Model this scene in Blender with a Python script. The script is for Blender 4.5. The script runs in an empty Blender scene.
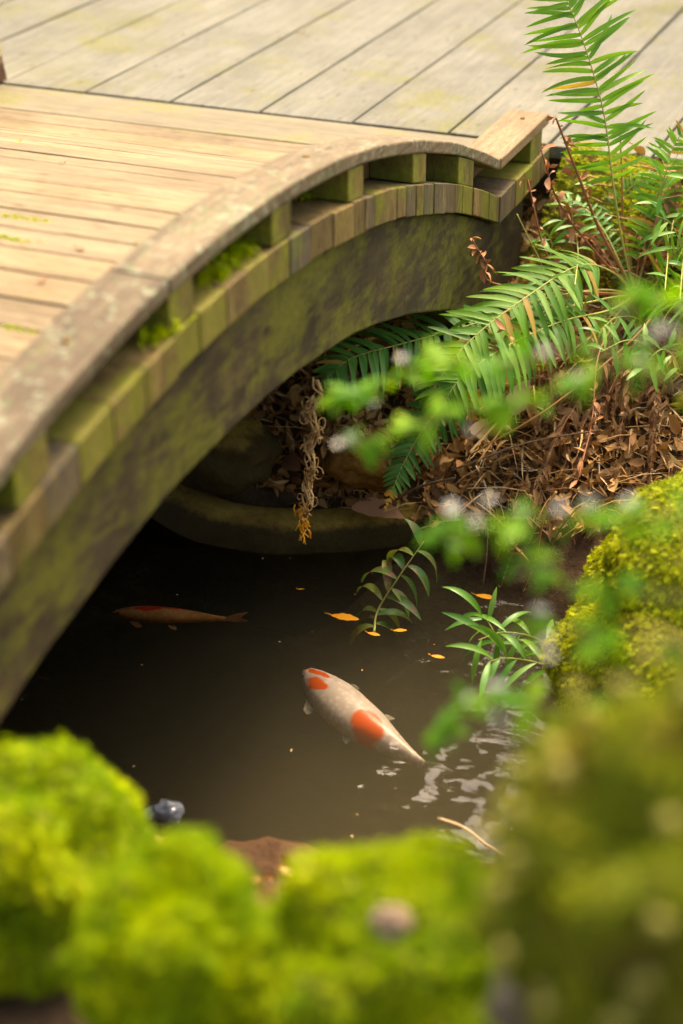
import bpy, math, random
import numpy as np
from mathutils import Vector, noise, Matrix

random.seed(7); RNG = np.random.default_rng(11)
S = bpy.context.scene; COL = S.collection
R = math.radians

# ------------------------------------------------------------------ camera maths
PITCH, F, HEAD, H = R(29), 1703.0, R(21.8), 2.4
_h = Vector((-math.sin(HEAD), math.cos(HEAD), 0)); _r = Vector((math.cos(HEAD), math.sin(HEAD), 0))
FW = _h * math.cos(PITCH) + Vector((0, 0, -math.sin(PITCH)))
UP = _h * math.sin(PITCH) + Vector((0, 0, math.cos(PITCH)))
CAM = Vector((0, 0, H))
def ray(x, y): return FW + _r * ((x - 341.5) / F) - UP * ((y - 512) / F)
def atd(x, y, d): return CAM + ray(x, y) * d            # point at depth d
def atz(x, y, z):                                        # point at height z
    q = ray(x, y); return CAM + q * ((z - H) / q.z)

# ------------------------------------------------------------------ object helpers
def tag(o, label=None, cat=None, group=None, kind=None):
    if label: o['label'] = label
    if cat: o['category'] = cat
    if group: o['group'] = group
    if kind: o['kind'] = kind
    return o
def empty(name, loc, label, cat, group=None, rz=0):
    o = bpy.data.objects.new(name, None); COL.objects.link(o)
    o.location = loc; o.rotation_euler = (0, 0, rz); o.empty_display_size = .05
    return tag(o, label, cat, group)
class MB:
    def __init__(s): s.v = []; s.f = []; s.r = []
    def add(s, vs, fs, rnd=None):
        n = len(s.v); s.v += [tuple(v) for v in vs]; s.f += [tuple(i + n for i in f) for f in fs]
        rr = random.random() if rnd is None else rnd
        s.r += list(rr) if hasattr(rr, '__len__') else [rr] * len(vs)
    def box(s, a, b, rnd=None):
        x0, y0, z0 = a; x1, y1, z1 = b
        s.add([(x0,y0,z0),(x1,y0,z0),(x1,y1,z0),(x0,y1,z0),(x0,y0,z1),(x1,y0,z1),(x1,y1,z1),(x0,y1,z1)],
              [(0,3,2,1),(4,5,6,7),(0,1,5,4),(1,2,6,5),(2,3,7,6),(3,0,4,7)], rnd)
    def tube(s, pts, rad, n=6, rnd=None):
        pts = [Vector(p) for p in pts]; m = len(pts)
        rad = rad if hasattr(rad, '__len__') else [rad] * m
        vs = []; fs = []; ref = Vector((.31, .2, .93)).normalized()
        for i, p in enumerate(pts):
            t = (pts[min(i+1, m-1)] - pts[max(i-1, 0)]).normalized()
            a = t.cross(ref)
            if a.length < .1: a = t.cross(Vector((1, 0, 0)))
            a.normalize(); b = t.cross(a)
            for k in range(n):
                w = 2 * math.pi * k / n; vs.append(p + (a * math.cos(w) + b * math.sin(w)) * rad[i])
        for i in range(m-1):
            for k in range(n):
                k2 = (k+1) % n; fs.append((i*n+k, i*n+k2, (i+1)*n+k2, (i+1)*n+k))
        fs.append(tuple(range(n-1, -1, -1))); fs.append(tuple((m-1)*n+k for k in range(n)))
        s.add(vs, fs, rnd)
    def blade(s, base, d, nrm, L, W, seg=5, droop=0., fold=.25, curl=0., prof=None, twist=0., rnd=None):
        """a tapering folded leaf blade of seg rows"""
        d = d.normalized(); side = d.cross(nrm).normalized(); n = side.cross(d).normalized()
        prof = prof or (lambda t: (math.sin(math.pi * min(1, t*1.0+.08)**.7)) if t < .98 else 0)
        p = Vector(base); vs = []; fs = []
        for i in range(seg+1):
            t = i / seg; w = W * max(0.02, prof(t)) * .5
            tw = twist * t; sd = side * math.cos(tw) + n * math.sin(tw); nn = n * math.cos(tw) - side * math.sin(tw)
            vs += [p - sd*w + nn*w*fold, p.copy(), p + sd*w + nn*w*fold]
            d = (d + Vector((0, 0, -1)) * droop / seg - n * curl / seg).normalized()
            n = side.cross(d).normalized(); p = p + d * (L / seg)
        for i in range(seg):
            a = i*3; b = a+3; fs += [(a, a+1, b+1, b), (a+1, a+2, b+2, b+1)]
        s.add(vs, fs, rnd)
    def build(s, name, mat, parent=None, origin=None, smooth=True, bevel=0):
        o = Vector(origin) if origin is not None else Vector((0, 0, 0))
        me = bpy.data.meshes.new(name)
        me.from_pydata([tuple(Vector(v) - o) for v in s.v], [], s.f)
        at = me.attributes.new('rnd', 'FLOAT', 'POINT'); at.data.foreach_set('value', s.r)
        me.polygons.foreach_set('use_smooth', [smooth] * len(me.polygons)); me.update()
        me.materials.append(mat)
        ob = bpy.data.objects.new(name, me); COL.objects.link(ob)
        if parent is not None:
            ob.parent = parent
            w = parent.location if parent.parent is None else Vector((0, 0, 0))
            ob.location = o - w if origin is not None else -w
        else: ob.location = o
        if bevel:
            b = ob.modifiers.new('bevel', 'BEVEL'); b.width = bevel; b.segments = 2; b.limit_method = 'ANGLE'
        return ob
def np_mesh(name, V, Q, rnd, mat, parent=None, smooth=False, origin=None):
    """V (n,3), Q (m,k) polygons of equal size, rnd per vertex"""
    me = bpy.data.meshes.new(name); V = np.asarray(V, np.float32)
    if origin is not None: V = V - np.array(origin, np.float32)
    Q = np.asarray(Q, np.int32); k = Q.shape[1]
    me.vertices.add(len(V)); me.vertices.foreach_set('co', V.ravel())
    me.loops.add(Q.size); me.loops.foreach_set('vertex_index', Q.ravel())
    me.polygons.add(len(Q)); me.polygons.foreach_set('loop_start', np.arange(0, Q.size, k, dtype=np.int32))
    me.polygons.foreach_set('use_smooth', [smooth] * len(Q))
    me.update(calc_edges=True); me.validate()
    at = me.attributes.new('rnd', 'FLOAT', 'POINT'); at.data.foreach_set('value', np.asarray(rnd, np.float32))
    me.materials.append(mat); ob = bpy.data.objects.new(name, me); COL.objects.link(ob)
    if parent is not None: ob.parent = parent
    elif origin is not None: ob.location = origin
    return ob
def spline(pts, n):
    """Catmull-Rom through the points, n samples"""
    P = [Vector(p) for p in pts]; P = [P[0]*2 - P[1]] + P + [P[-1]*2 - P[-2]]; out = []
    m = len(P) - 3
    for i in range(n):
        u = i / (n-1) * m; k = min(int(u), m-1); t = u - k; a, b, c, d = P[k:k+4]
        out.append(.5*((2*b) + (c-a)*t + (2*a-5*b+4*c-d)*t*t + (3*b-a-3*c+d)*t**3))
    return out

# ------------------------------------------------------------------ materials
class NT:
    def __init__(s, name):
        s.m = bpy.data.materials.new(name); s.m.use_nodes = True; s.t = s.m.node_tree; s.t.nodes.clear()
        s.out = s.n('ShaderNodeOutputMaterial')
    def n(s, typ, **kw):
        o = s.t.nodes.new(typ)
        for k, v in kw.items():
            if hasattr(o, k) and not k[0].isupper(): setattr(o, k, v)
        return o
    def l(s, a, b): s.t.links.new(a, b)
    def coord(s, scale=(1, 1, 1)):
        c = s.n('ShaderNodeTexCoord'); m = s.n('ShaderNodeMapping'); m.inputs['Scale'].default_value = scale
        s.l(c.outputs['Object'], m.inputs['Vector']); return m.outputs['Vector']
    def noise(s, vec, scale, detail=4, rough=.6, dist=0):
        o = s.n('ShaderNodeTexNoise'); o.inputs['Scale'].default_value = scale
        o.inputs['Detail'].default_value = detail; o.inputs['Roughness'].default_value = rough
        o.inputs['Distortion'].default_value = dist
        if vec: s.l(vec, o.inputs['Vector'])
        return o.outputs['Fac']
    def ramp(s, fac, stops, interp='LINEAR'):
        o = s.n('ShaderNodeValToRGB'); e = o.color_ramp.elements; o.color_ramp.interpolation = interp
        while len(e) < len(stops): e.new(.5)
        for q, (p, c) in zip(e, stops):
            q.position = p; q.color = (c, c, c, 1) if not hasattr(c, '__len__') else (*c, 1)
        s.l(fac, o.inputs['Fac']); return o.outputs['Color']
    def mix(s, fac, a, b, mode='MIX'):
        o = s.n('ShaderNodeMix'); o.data_type = 'RGBA'; o.blend_type = mode
        for key, v in ((0, fac), (6, a), (7, b)):
            if isinstance(v, (int, float)): o.inputs[key].default_value = v
            elif isinstance(v, tuple): o.inputs[key].default_value = (*v, 1)
            else: s.l(v, o.inputs[key])
        return o.outputs[2]
    def math(s, op, a, b=0.):
        o = s.n('ShaderNodeMath'); o.operation = op
        for i, v in enumerate((a, b)):
            if isinstance(v, (int, float)): o.inputs[i].default_value = v
            else: s.l(v, o.inputs[i])
        return o.outputs[0]
    def attr(s, name='rnd'):
        o = s.n('ShaderNodeAttribute'); o.attribute_name = name; return o.outputs['Fac']
    def bump(s, h, strength=.4, dist=.01):
        o = s.n('ShaderNodeBump'); o.inputs['Strength'].default_value = strength; o.inputs['Distance'].default_value = dist
        s.l(h, o.inputs['Height']); return o.outputs['Normal']
    def pbsdf(s, col, rough=.7, spec=.3, normal=None):
        o = s.n('ShaderNodeBsdfPrincipled')
        for k, v in (('Base Color', col), ('Roughness', rough), ('Specular IOR Level', spec)):
            if isinstance(v, tuple): o.inputs[k].default_value = (*v, 1)
            elif isinstance(v, (int, float)): o.inputs[k].default_value = v
            else: s.l(v, o.inputs[k])
        if normal: s.l(normal, o.inputs['Normal'])
        return o
    def done(s, sh): s.l(sh, s.out.inputs['Surface']); return s.m

def wood(name, dark, mid, light, grain, moss=0., mosscol=(.13,.15,.015), lichen=0., rough=.8, streak=1., bumpd=.003, wet=0., tint=1., stain=0., msc=7., spots=0., knots=0.):
    """weathered timber; grain = scale vector, small along the grain"""
    t = NT(name); v = t.coord(grain); v1 = t.coord()
    rn = t.attr()
    off = t.n('ShaderNodeVectorMath'); off.operation = 'ADD'; t.l(v, off.inputs[0])
    cmb = t.n('ShaderNodeCombineXYZ')
    for i in range(3): t.l(t.math('MULTIPLY', rn, 37.), cmb.inputs[i])
    t.l(cmb.outputs[0], off.inputs[1]); vv = off.outputs[0]
    g = t.noise(vv, 1.0, 6, .65, .8); g2 = t.noise(vv, 5.0, 4, .6, .3)
    gg = t.math('ADD', t.math('MULTIPLY', g, .65), t.math('MULTIPLY', g2, .35))
    c = t.ramp(gg, [(.3, dark), (.5, mid), (.68, light)])
    c = t.mix(t.ramp(t.noise(vv, 9., 2, .5), [(.56, 0.), (.66, .45*streak)]), c, tuple(x*.35 for x in dark))
    tint = t.ramp(rn, [(0., tuple(1-tint*q for q in (.28,.30,.32))), (.5, (1.,1.,1.)), (1., tuple(1+tint*q for q in (.22,.16,.02)))])
    c = t.mix(1., c, tint, 'MULTIPLY')
    big = t.noise(v1, 3.2, 5, .65)
    c = t.mix(t.ramp(big, [(.35, .5), (.6, 0.)]), c, t.mix(1., c, (.62,.58,.5), 'MULTIPLY'))
    if moss:
        mn = t.math('ADD', t.math('MULTIPLY', t.noise(v1, msc, 6, .7), .7), t.math('MULTIPLY', g2, .3))
        mk = t.ramp(mn, [(.62 - moss*.25, 0.), (.72 - moss*.25, .92)])
        mc = t.mix(t.noise(v1, 60., 3), tuple(x*.45 for x in mosscol), tuple(x*1.5 for x in mosscol))
        c = t.mix(mk, c, mc)
    if knots:
        vo = t.n('ShaderNodeTexVoronoi'); vo.inputs['Scale'].default_value = 1.; t.l(t.coord(tuple(7. if q < 5 else 16. for q in grain)), vo.inputs['Vector'])
        c = t.mix(t.ramp(vo.outputs['Distance'], [(.05, knots), (.16, 0.)]), c, tuple(x*.45 for x in dark))
        c = t.mix(t.ramp(t.noise(t.coord((2., 5., 5.) if grain[0] < 5 else (5., 2., 5.)), 1., 5, .7), [(.5, 0.), (.72, .6)]), c, tuple(x*.8 for x in dark))
    if spots:
        sp_ = t.noise(t.coord((1.4, 1.4, .8)), 16., 4, .6)
        c = t.mix(t.ramp(sp_, [(.66-.05*spots, 0.), (.70-.05*spots, .85)]), c, tuple(x*1.9 for x in mosscol))
    if stain:
        fr_ = t.math('FRACT', t.math('MULTIPLY', rn, 13.7))
        sk = t.mix(1., t.ramp(fr_, [(.62, 0.), (.70, stain)]), t.ramp(t.noise(t.coord((60, 60, 6)), 1., 3), [(.35, .3), (.6, 1.)]), 'MULTIPLY')
        c = t.mix(sk, c, (.06,.058,.06))
        c = t.mix(t.ramp(fr_, [(.0, .55), (.2, 0.)]), c, tuple(x*1.25 for x in mosscol))
    if lichen:
        ln = t.math('ADD', t.math('MULTIPLY', t.noise(v1, 42., 4, .7), .75), t.math('MULTIPLY', t.noise(v1, 4., 2), .25))
        lk = t.ramp(ln, [(.60 - lichen*.12, 0.), (.63 - lichen*.12, .75)])
        lc = t.mix(t.ramp(t.noise(v1, 30., 2), [(.45, 0.), (.55, 1.)]), (.24,.25,.16), (.10,.12,.05))
        c = t.mix(lk, c, lc)
    nrm = t.bump(t.math('ADD', gg, t.math('MULTIPLY', t.noise(v1, 45., 4), .5)), .8, bumpd)
    return t.done(t.pbsdf(c, t.ramp(gg, [(.3, rough-.15), (.7, min(1, rough+.05))]), .25 + wet, nrm).outputs[0])

def leafmat(name, stops, trans=.35, rough=.45, spec=.4, patch=None, bumps=0., ends=None):
    t = NT(name); rn = t.attr(); v = t.coord()
    nz = t.noise(v, 9., 3); fac = t.math('ADD', t.math('MULTIPLY', rn, .65), t.math('MULTIPLY', nz, .35))
    c = t.ramp(fac, stops)
    if patch:
        c = t.mix(t.ramp(t.noise(v, patch[1], 4, .65), [(patch[2], 0.), (patch[2]+.12, patch[3])]), c, patch[0])
    p = t.pbsdf(c, rough, spec, t.bump(t.noise(v, 220., 2), .4, bumps) if bumps else None)
    tr = t.n('ShaderNodeBsdfTranslucent'); t.l(t.mix(1., c, (1.15,1.2,.6), 'MULTIPLY'), tr.inputs['Color'])
    mx = t.n('ShaderNodeMixShader'); mx.inputs[0].default_value = trans
    t.l(p.outputs[0], mx.inputs[1]); t.l(tr.outputs[0], mx.inputs[2])
    return t.done(mx.outputs[0])

M = {}
M['deck'] = wood('deck_wood', (.098,.095,.072), (.160,.154,.118), (.222,.213,.165), (40, 2.2, 40), moss=.40, mosscol=(.135,.13,.025), msc=2.2, streak=.7, bumpd=.002, tint=.25, knots=.6)
M['landing'] = wood('landing_wood', (.11,.09,.055), (.185,.16,.105), (.25,.212,.145), (1.6, 34, 34), moss=.45, mosscol=(.165,.155,.045), msc=3., streak=.9, bumpd=.0015)
M['plank'] = wood('plank_wood', (.11,.073,.035), (.23,.172,.098), (.335,.262,.155), (2.2, 42, 42), moss=.14, mosscol=(.20,.18,.04), streak=1.2, knots=.7, tint=.6, bumpd=.003)
M['ledge'] = wood('ledge_wood', (.06,.042,.016), (.15,.105,.035), (.31,.22,.085), (24, 24, 3.5), moss=.46, mosscol=(.14,.15,.010), stain=.55, tint=.7, streak=1., bumpd=.005)
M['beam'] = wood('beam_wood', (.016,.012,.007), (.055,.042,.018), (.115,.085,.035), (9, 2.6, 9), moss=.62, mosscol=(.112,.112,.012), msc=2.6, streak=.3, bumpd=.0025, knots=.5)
M['cap'] = wood('cap_wood', (.06,.042,.024), (.15,.11,.066), (.27,.21,.135), (34, 2.2, 34), moss=.22, mosscol=(.13,.12,.03), lichen=.6, knots=.6, streak=.8, bumpd=.004)
M['capend'] = wood('cap_end_wood', (.12,.075,.036), (.22,.15,.08), (.32,.23,.135), (34, 2.2, 34), moss=.1, lichen=.15, bumpd=.003)
M['kerb'] = wood('kerb_wood', (.10,.05,.02), (.20,.11,.045), (.32,.19,.08), (30, 2.2, 30), moss=.2, bumpd=.003)
M['block'] = wood('block_wood', (.07,.055,.016), (.16,.13,.035), (.27,.21,.06), (24, 24, 5), moss=.66, mosscol=(.16,.17,.015), streak=1., bumpd=.004)
M['joist'] = wood('joist_wood', (.03,.022,.012), (.07,.05,.028), (.12,.09,.05), (1.6, 30, 30), moss=.2)
M['post'] = wood('post_wood', (.36,.28,.02), (.50,.42,.03), (.62,.54,.06), (30, 30, 2), moss=.3, mosscol=(.35,.36,.03), streak=.2)
M['postbase'] = wood('post_base_wood', (.05,.025,.012), (.10,.05,.025), (.16,.09,.05), (30, 30, 2))
M['bark'] = wood('bark', (.03,.022,.014), (.075,.055,.035), (.13,.10,.07), (14, 14, 1.5), moss=.3, mosscol=(.08,.1,.015), bumpd=.02)
M['twig'] = wood('twig_bark', (.06,.035,.018), (.15,.085,.04), (.26,.16,.08), (60, 60, 60), streak=.4, bumpd=.001)
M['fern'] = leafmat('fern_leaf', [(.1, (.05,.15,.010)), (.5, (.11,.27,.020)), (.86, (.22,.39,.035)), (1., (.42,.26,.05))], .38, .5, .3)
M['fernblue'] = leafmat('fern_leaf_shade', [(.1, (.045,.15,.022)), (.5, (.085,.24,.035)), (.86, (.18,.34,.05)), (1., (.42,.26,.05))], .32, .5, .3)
M['frondtip'] = leafmat('fern_tip_yellow', [(.1, (.55,.26,.02)), (.9, (.75,.42,.04))], .3)
M['rachis'] = leafmat('fern_stalk', [(.1, (.24,.26,.05)), (.5, (.38,.38,.08)), (.9, (.45,.38,.10))], .05, .5)
M['deadstem'] = leafmat('dead_fern_stalk', [(.1, (.14,.045,.018)), (.5, (.32,.12,.045)), (.9, (.48,.22,.08))], .03, .55)
M['straw'] = leafmat('straw_stalk', [(.1, (.34,.15,.03)), (.5, (.48,.25,.07)), (.9, (.6,.38,.15))], .05, .5)
M['dead'] = leafmat('dead_fern_leaf', [(.1, (.09,.04,.016)), (.45, (.27,.13,.055)), (.8, (.44,.25,.11)), (1., (.6,.4,.22))], .15, .75, .15)
M['litter'] = leafmat('leaf_litter', [(.08, (.08,.038,.014)), (.35, (.29,.14,.045)), (.6, (.50,.28,.10)), (.8, (.62,.42,.20)), (.95, (.72,.56,.36))], .12, .75, .2)
M['tanleaf'] = leafmat('tan_dry_leaf', [(.1, (.60,.38,.18)), (.9, (.75,.54,.32))], .15, .7, .2, bumps=.002)
M['vine'] = leafmat('dry_vine', [(.1, (.22,.12,.04)), (.5, (.42,.25,.09)), (1., (.62,.42,.18))], .1, .7, .2)
M['brownleaf'] = leafmat('brown_dry_leaf', [(.1, (.22,.10,.045)), (.9, (.38,.20,.10))], .12, .7, .2, bumps=.002)
M['yellowleaf'] = leafmat('fallen_yellow_leaf', [(.1, (.65,.24,.01)), (.9, (.85,.42,.02))], .1, .5, .3)
M['bush'] = leafmat('shrub_leaf', [(.1, (.04,.16,.004)), (.5, (.11,.29,.008)), (.85, (.24,.40,.012)), (1., (.58,.54,.04))], .42, .55, .2)
M['lance'] = leafmat('lance_leaf', [(.1, (.06,.20,.02)), (.5, (.13,.32,.035)), (.9, (.26,.44,.06))], .35, .4, .45)
M['sick'] = leafmat('browning_leaf', [(.1, (.04,.13,.02)), (.55, (.10,.22,.04)), (.9, (.30,.32,.05))], .3, .45, .4, patch=((.28,.12,.06), 42., .5, .95))
M['petal'] = leafmat('petal', [(.1, (.42,.38,.34)), (.5, (.52,.50,.44)), (.9, (.60,.58,.54))], .35, .6, .2)
M['canopy'] = leafmat('canopy_leaf', [(.1, (.03,.07,.012)), (.5, (.06,.12,.02)), (.9, (.1,.17,.03))], .3, .5, .3)
mossstops = [(.12, (.09,.13,.006)), (.35, (.26,.31,.010)), (.62, (.46,.48,.014)), (.95, (.68,.62,.03))]
M['moss'] = leafmat('moss', mossstops, .38, .7, .15, patch=((.30,.17,.03), 7., .60, .55))
M['mossfront'] = leafmat('moss_bright', [(.12, (.05,.11,.004)), (.35, (.18,.29,.006)), (.62, (.40,.47,.008)), (.95, (.66,.62,.012))], .45, .7, .12)
M['mossolive'] = leafmat('moss_olive', [(.12, (.08,.11,.005)), (.4, (.19,.23,.010)), (.7, (.31,.33,.014)), (.95, (.42,.37,.03))], .35, .7, .15, patch=((.20,.11,.03), 9., .52, .7))
M['seed'] = leafmat('seed_head', [(.1, (.19,.18,.03)), (.9, (.27,.24,.05))], .2, .7, .2)

def groundmat(name, stops, sc=6., moss=None, wetz=False, rough=.9, bd=.03, spec=.2):
    t = NT(name); v = t.coord(); a = t.noise(v, sc, 8, .7); b = t.noise(v, sc*7, 5, .7)
    f = t.math('ADD', t.math('MULTIPLY', a, .6), t.math('MULTIPLY', b, .4)); c = t.ramp(f, stops)
    if wetz:
        s = t.n('ShaderNodeSeparateXYZ'); t.l(v, s.inputs[0])
        m = t.math('ADD', s.outputs[2], t.math('MULTIPLY', a, .05))
        c = t.mix(t.ramp(m, [(.088, .85), (.106, 0.)]), c, (.018,.014,.007))
    if moss:
        s = t.n('ShaderNodeSeparateXYZ'); t.l(v, s.inputs[0])
        m = t.math('ADD', t.math('MULTIPLY', s.outputs[1], 1.), t.math('MULTIPLY', t.noise(v, 5., 4), .5))
        c = t.mix(t.ramp(t.math('MULTIPLY', m, .1), [(.475, 0.), (.492, .9)]), c, t.mix(b, (.12,.10,.015), (.34,.30,.05)))
        c = t.mix(t.ramp(t.math('ADD', s.outputs[2], .5), [(.44, 1.), (.49, 0.)]), c, t.ramp(a, [(.35, (.07,.045,.018)), (.55, (.15,.105,.045)), (.7, (.24,.17,.08))]))
    return t.done(t.pbsdf(c, rough, spec, t.bump(f, .9, bd)).outputs[0])
M['soil'] = groundmat('bank_soil', [(.3, (.03,.018,.009)), (.5, (.08,.045,.02)), (.7, (.16,.09,.04))], moss=True)
M['stone'] = groundmat('pond_stone', [(.3, (.08,.05,.010)), (.5, (.20,.135,.025)), (.7, (.34,.23,.05))], 9., rough=.8, bd=.02, spec=.1, wetz=True)
M['rock'] = groundmat('rock', [(.3, (.06,.05,.03)), (.5, (.14,.115,.07)), (.7, (.26,.22,.15))], 8., bd=.02)
M['tanrock'] = groundmat('tan_rock', [(.3, (.12,.08,.05)), (.5, (.25,.17,.11)), (.7, (.38,.28,.2))], 20., bd=.01)
M['mossbed'] = groundmat('moss_bed', [(.3, (.06,.07,.006)), (.5, (.15,.16,.01)), (.7, (.24,.21,.02))], 14., bd=.01)
M['mud'] = groundmat('mud_rock', [(.3, (.03,.014,.005)), (.5, (.075,.034,.012)), (.7, (.13,.065,.02))], 9., rough=.6, bd=.02)
M['rockb'] = groundmat('brown_rock', [(.3, (.06,.03,.006)), (.5, (.18,.09,.02)), (.7, (.32,.17,.035))], 7., rough=.95, spec=.05, bd=.02)
t = NT('wet_pebble'); M['pebble'] = t.done(t.pbsdf((.13,.14,.16), .05, 1.).outputs[0])
# water: Fresnel reflection over clear, brownish, absorbing body
t = NT('pond_water'); v = t.coord((1, 1, 1))
hgt = t.math('ADD', t.noise(v, 4.5, 2, .5, .6), t.math('MULTIPLY', t.noise(t.coord((7., 22., 1.)), 1., 2, .5, .5), .3))
nb = t.bump(hgt, 1., .022)
fr = t.n('ShaderNodeFresnel'); fr.inputs['IOR'].default_value = 1.36; t.l(nb, fr.inputs['Normal'])
gl = t.n('ShaderNodeBsdfGlossy'); gl.inputs['Roughness'].default_value = .015; t.l(nb, gl.inputs['Normal'])
tp = t.n('ShaderNodeBsdfTransparent'); mx = t.n('ShaderNodeMixShader')
t.l(fr.outputs[0], mx.inputs[0]); t.l(tp.outputs[0], mx.inputs[1]); t.l(gl.outputs[0], mx.inputs[2])
va = t.n('ShaderNodeVolumeAbsorption'); va.inputs['Color'].default_value = (.58,.52,.32,1); va.inputs['Density'].default_value = 3.2
vs_ = t.n('ShaderNodeVolumeScatter'); vs_.inputs['Color'].default_value = (.60,.53,.33,1); vs_.inputs['Density'].default_value = .85
ad_ = t.n('ShaderNodeAddShader'); t.l(va.outputs[0], ad_.inputs[0]); t.l(vs_.outputs[0], ad_.inputs[1]); t.l(ad_.outputs[0], t.out.inputs['Volume']); M['water'] = t.done(mx.outputs[0])

# ------------------------------------------------------------------ terrain, water
def sm(a, b, x):
    x = min(1, max(0, (x-a)/(b-a))); return x*x*(3-2*x)
def pond_d(X, Y):
    yf = 3.95 - .25*sm(-1.3, -.75, X)
    yn = 2.52 - .5*sm(-1.4, -3.2, X) if X < -1.4 else 2.52 + .2*sm(-1.2, -.7, X)
    return yf - Y, Y - yn, -.62 - X, X + 6.5
def ground(X, Y):
    a, b, c, e = pond_d(X, Y); d = min(a, b, c, e)
    w = .03*noise.noise(Vector((X*2.1, Y*2.1, 0))) + .012*noise.noise(Vector((X*9, Y*9, 3)))
    if d > 0: return -.55*sm(0, .38, d) + w*sm(0, .05, d) - .02
    h = 9
    if a < 0: h = .06 + .62*(-a) if a > -1.3 else .835
    if a < 0 and X > -1.26 and a > -1.3: h += .20*sm(.70, .95, -a)*sm(-1.29, -1.22, X)
    if a < -1.16: h = min(h, .79) if X > -1.26 else h
    hn = min(.74, .70*(-b)) if b < 0 else -.02
    hr = min(.70, .75*(-c)) if c < 0 else -.02
    hh = max([x for x in ((min(h, .87 if X > -1.26 else .80) if a < 0 else -.02), hn, hr)])
    he = min(.7, .8*(-e)) if e < 0 else 0
    return max(hh, he) + w
def axis(lo, hi, step, far, n=16):
    core = list(np.arange(lo, hi + step/2, step)); g = [far * (i/n)**2.2 for i in range(1, n+1)]
    return [lo - q for q in reversed(g)] + core + [hi + q for q in g]
xs = axis(-3.6, 1.2, .04, 90); ys = axis(.6, 5.4, .04, 90)
V = [(x, y, ground(x, y)) for y in ys for x in xs]; nx = len(xs)
Q = [(j*nx+i, j*nx+i+1, (j+1)*nx+i+1, (j+1)*nx+i) for j in range(len(ys)-1) for i in range(nx-1)]
tag(np_mesh('ground', V, Q, np.full(len(V), .5), M['soil'], smooth=True), kind='structure')
b = MB(); b.box((-7.2, 1.2, -1.2), (-.3, 4.35, 0), .5)
tag(b.build('pond_water', M['water'], smooth=False), kind='structure')

# ------------------------------------------------------------------ footbridge
XO = -1.294                        # outer plane of the near side
def top(Y): return max(.865, 1.24 - .137*(Y-2.76)**2)
YK0, YK1, YE = 1.10, 4.42, 4.90
XB = -3.32                         # far side of the bridge
bridge = empty('footbridge', (-2.3, 4.7, .55), 'small arched timber footbridge with mossy plank ends crossing the pond', 'footbridge')
pk = MB(); le = MB()
Y = .62; ends = []
while Y < 4.60:
    w = .098 + random.random()*.014; Y2 = Y + w
    ym = (Y+Y2)/2; zz = top(ym) + random.uniform(-.0012, .0012); g = .0014 + random.random()*.0022
    slope = (top(Y2) - top(Y)) / (Y2 - Y); rr = random.random(); jx = random.uniform(-.006, .006)
    # deck part of the plank (walked on) and the exposed mossy end are one timber: two meshes butted at the rail
    for mb, xa, xb, th in ((pk, XB + .14, XO - .125, .072),):
        z0 = zz + slope*(Y + g - ym); z1 = zz + slope*(Y2 - g - ym)
        nseg = 12 if mb is pk else 2; vs = []; fs = []
        for i in range(nseg+1):
            x = xa + (xb-xa)*i/nseg; q = .0015*noise.noise(Vector((x*3, Y*9, rr*9)))
            vs += [(x, Y+g, z0+q), (x, Y2-g, z1+q), (x, Y2-g, z1-th), (x, Y+g, z0-th)]
        for i in range(nseg):
            for k in range(4):
                k2 = (k+1) % 4; fs.append((i*4+k, (i+1)*4+k, (i+1)*4+k2, i*4+k2))
        fs += [(0, 1, 2, 3), (nseg*4+3, nseg*4+2, nseg*4+1, nseg*4)]
        mb.add(vs, fs, rr)
    Y = Y2
YL = Y
Y = .62
while Y < 4.90:
    w = random.uniform(.088, .125) if Y < 3.2 else random.uniform(.055, .095); Y2 = min(4.925, Y + w)
    if 4.925 - Y2 < .04: Y2 = 4.925
    if Y < YK1 < Y2: Y2 = YK1
    if Y2 - Y < .02: Y2 += .05
    a, c, g = top(Y), top(Y2), random.uniform(.0006, .002); dz = random.uniform(-.0015, .0015); th = .077 + random.uniform(-.003, .004); xb = XO + .004 + random.uniform(-.002, .002); rr = random.random(); xa = XO - .1245
    le.add([(x, y, z) for x in (xa, xb) for y, z in ((Y+g, a+dz), (Y2-g, c+dz), (Y2-g, c-th), (Y+g, a-th))], [(0,1,2,3), (7,6,5,4)] + [(k, 4+k, 4+(k+1) % 4, (k+1) % 4) for k in range(4)], rr)
    Y = Y2
pk.build('planks', M['plank'], bridge, (-2.3, 2.76, 1.1), smooth=False, bevel=.003)
le.build('plank_ends', M['ledge'], bridge, (XO, 2.76, 1.1), smooth=False, bevel=.002)
lb = MB(); lb.box((-3.30, YL + .0005, .793), (XO - .1345, 4.925, .8662), .6)
lb.build('landing_board', M['landing'], bridge, (-2.3, 4.75, .83), smooth=False, bevel=.004)
def sweep(mb, x0, x1, ya, yb, zt, zb, n, wob=0., rnd=None):
    vs = []; fs = []
    for i in range(n+1):
        y = ya + (yb-ya)*i/n; q = wob*noise.noise(Vector((y*5, x0, 1))); q2 = wob*noise.noise(Vector((y*7, x0, 5)))
        a, c = zt(y), zb(y)
        vs += [(x0, y, a+q), (x1+q2, y, a+q2), (x1+q2*.6, y, c+q), (x0, y, c)]
    for i in range(n):
        for k in range(4):
            k2 = (k+1) % 4; fs.append((i*4+k, i*4+k2, (i+1)*4+k2, (i+1)*4+k))
    fs += [(3, 2, 1, 0), (n*4, n*4+1, n*4+2, n*4+3)]
    mb.add(vs, fs, rnd)
def beambot(Y): return .925 - .15*(Y-2.72)**2 if Y < 4.3 else .925 - .15*1.58**2 - (Y-4.3)*.2
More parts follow.
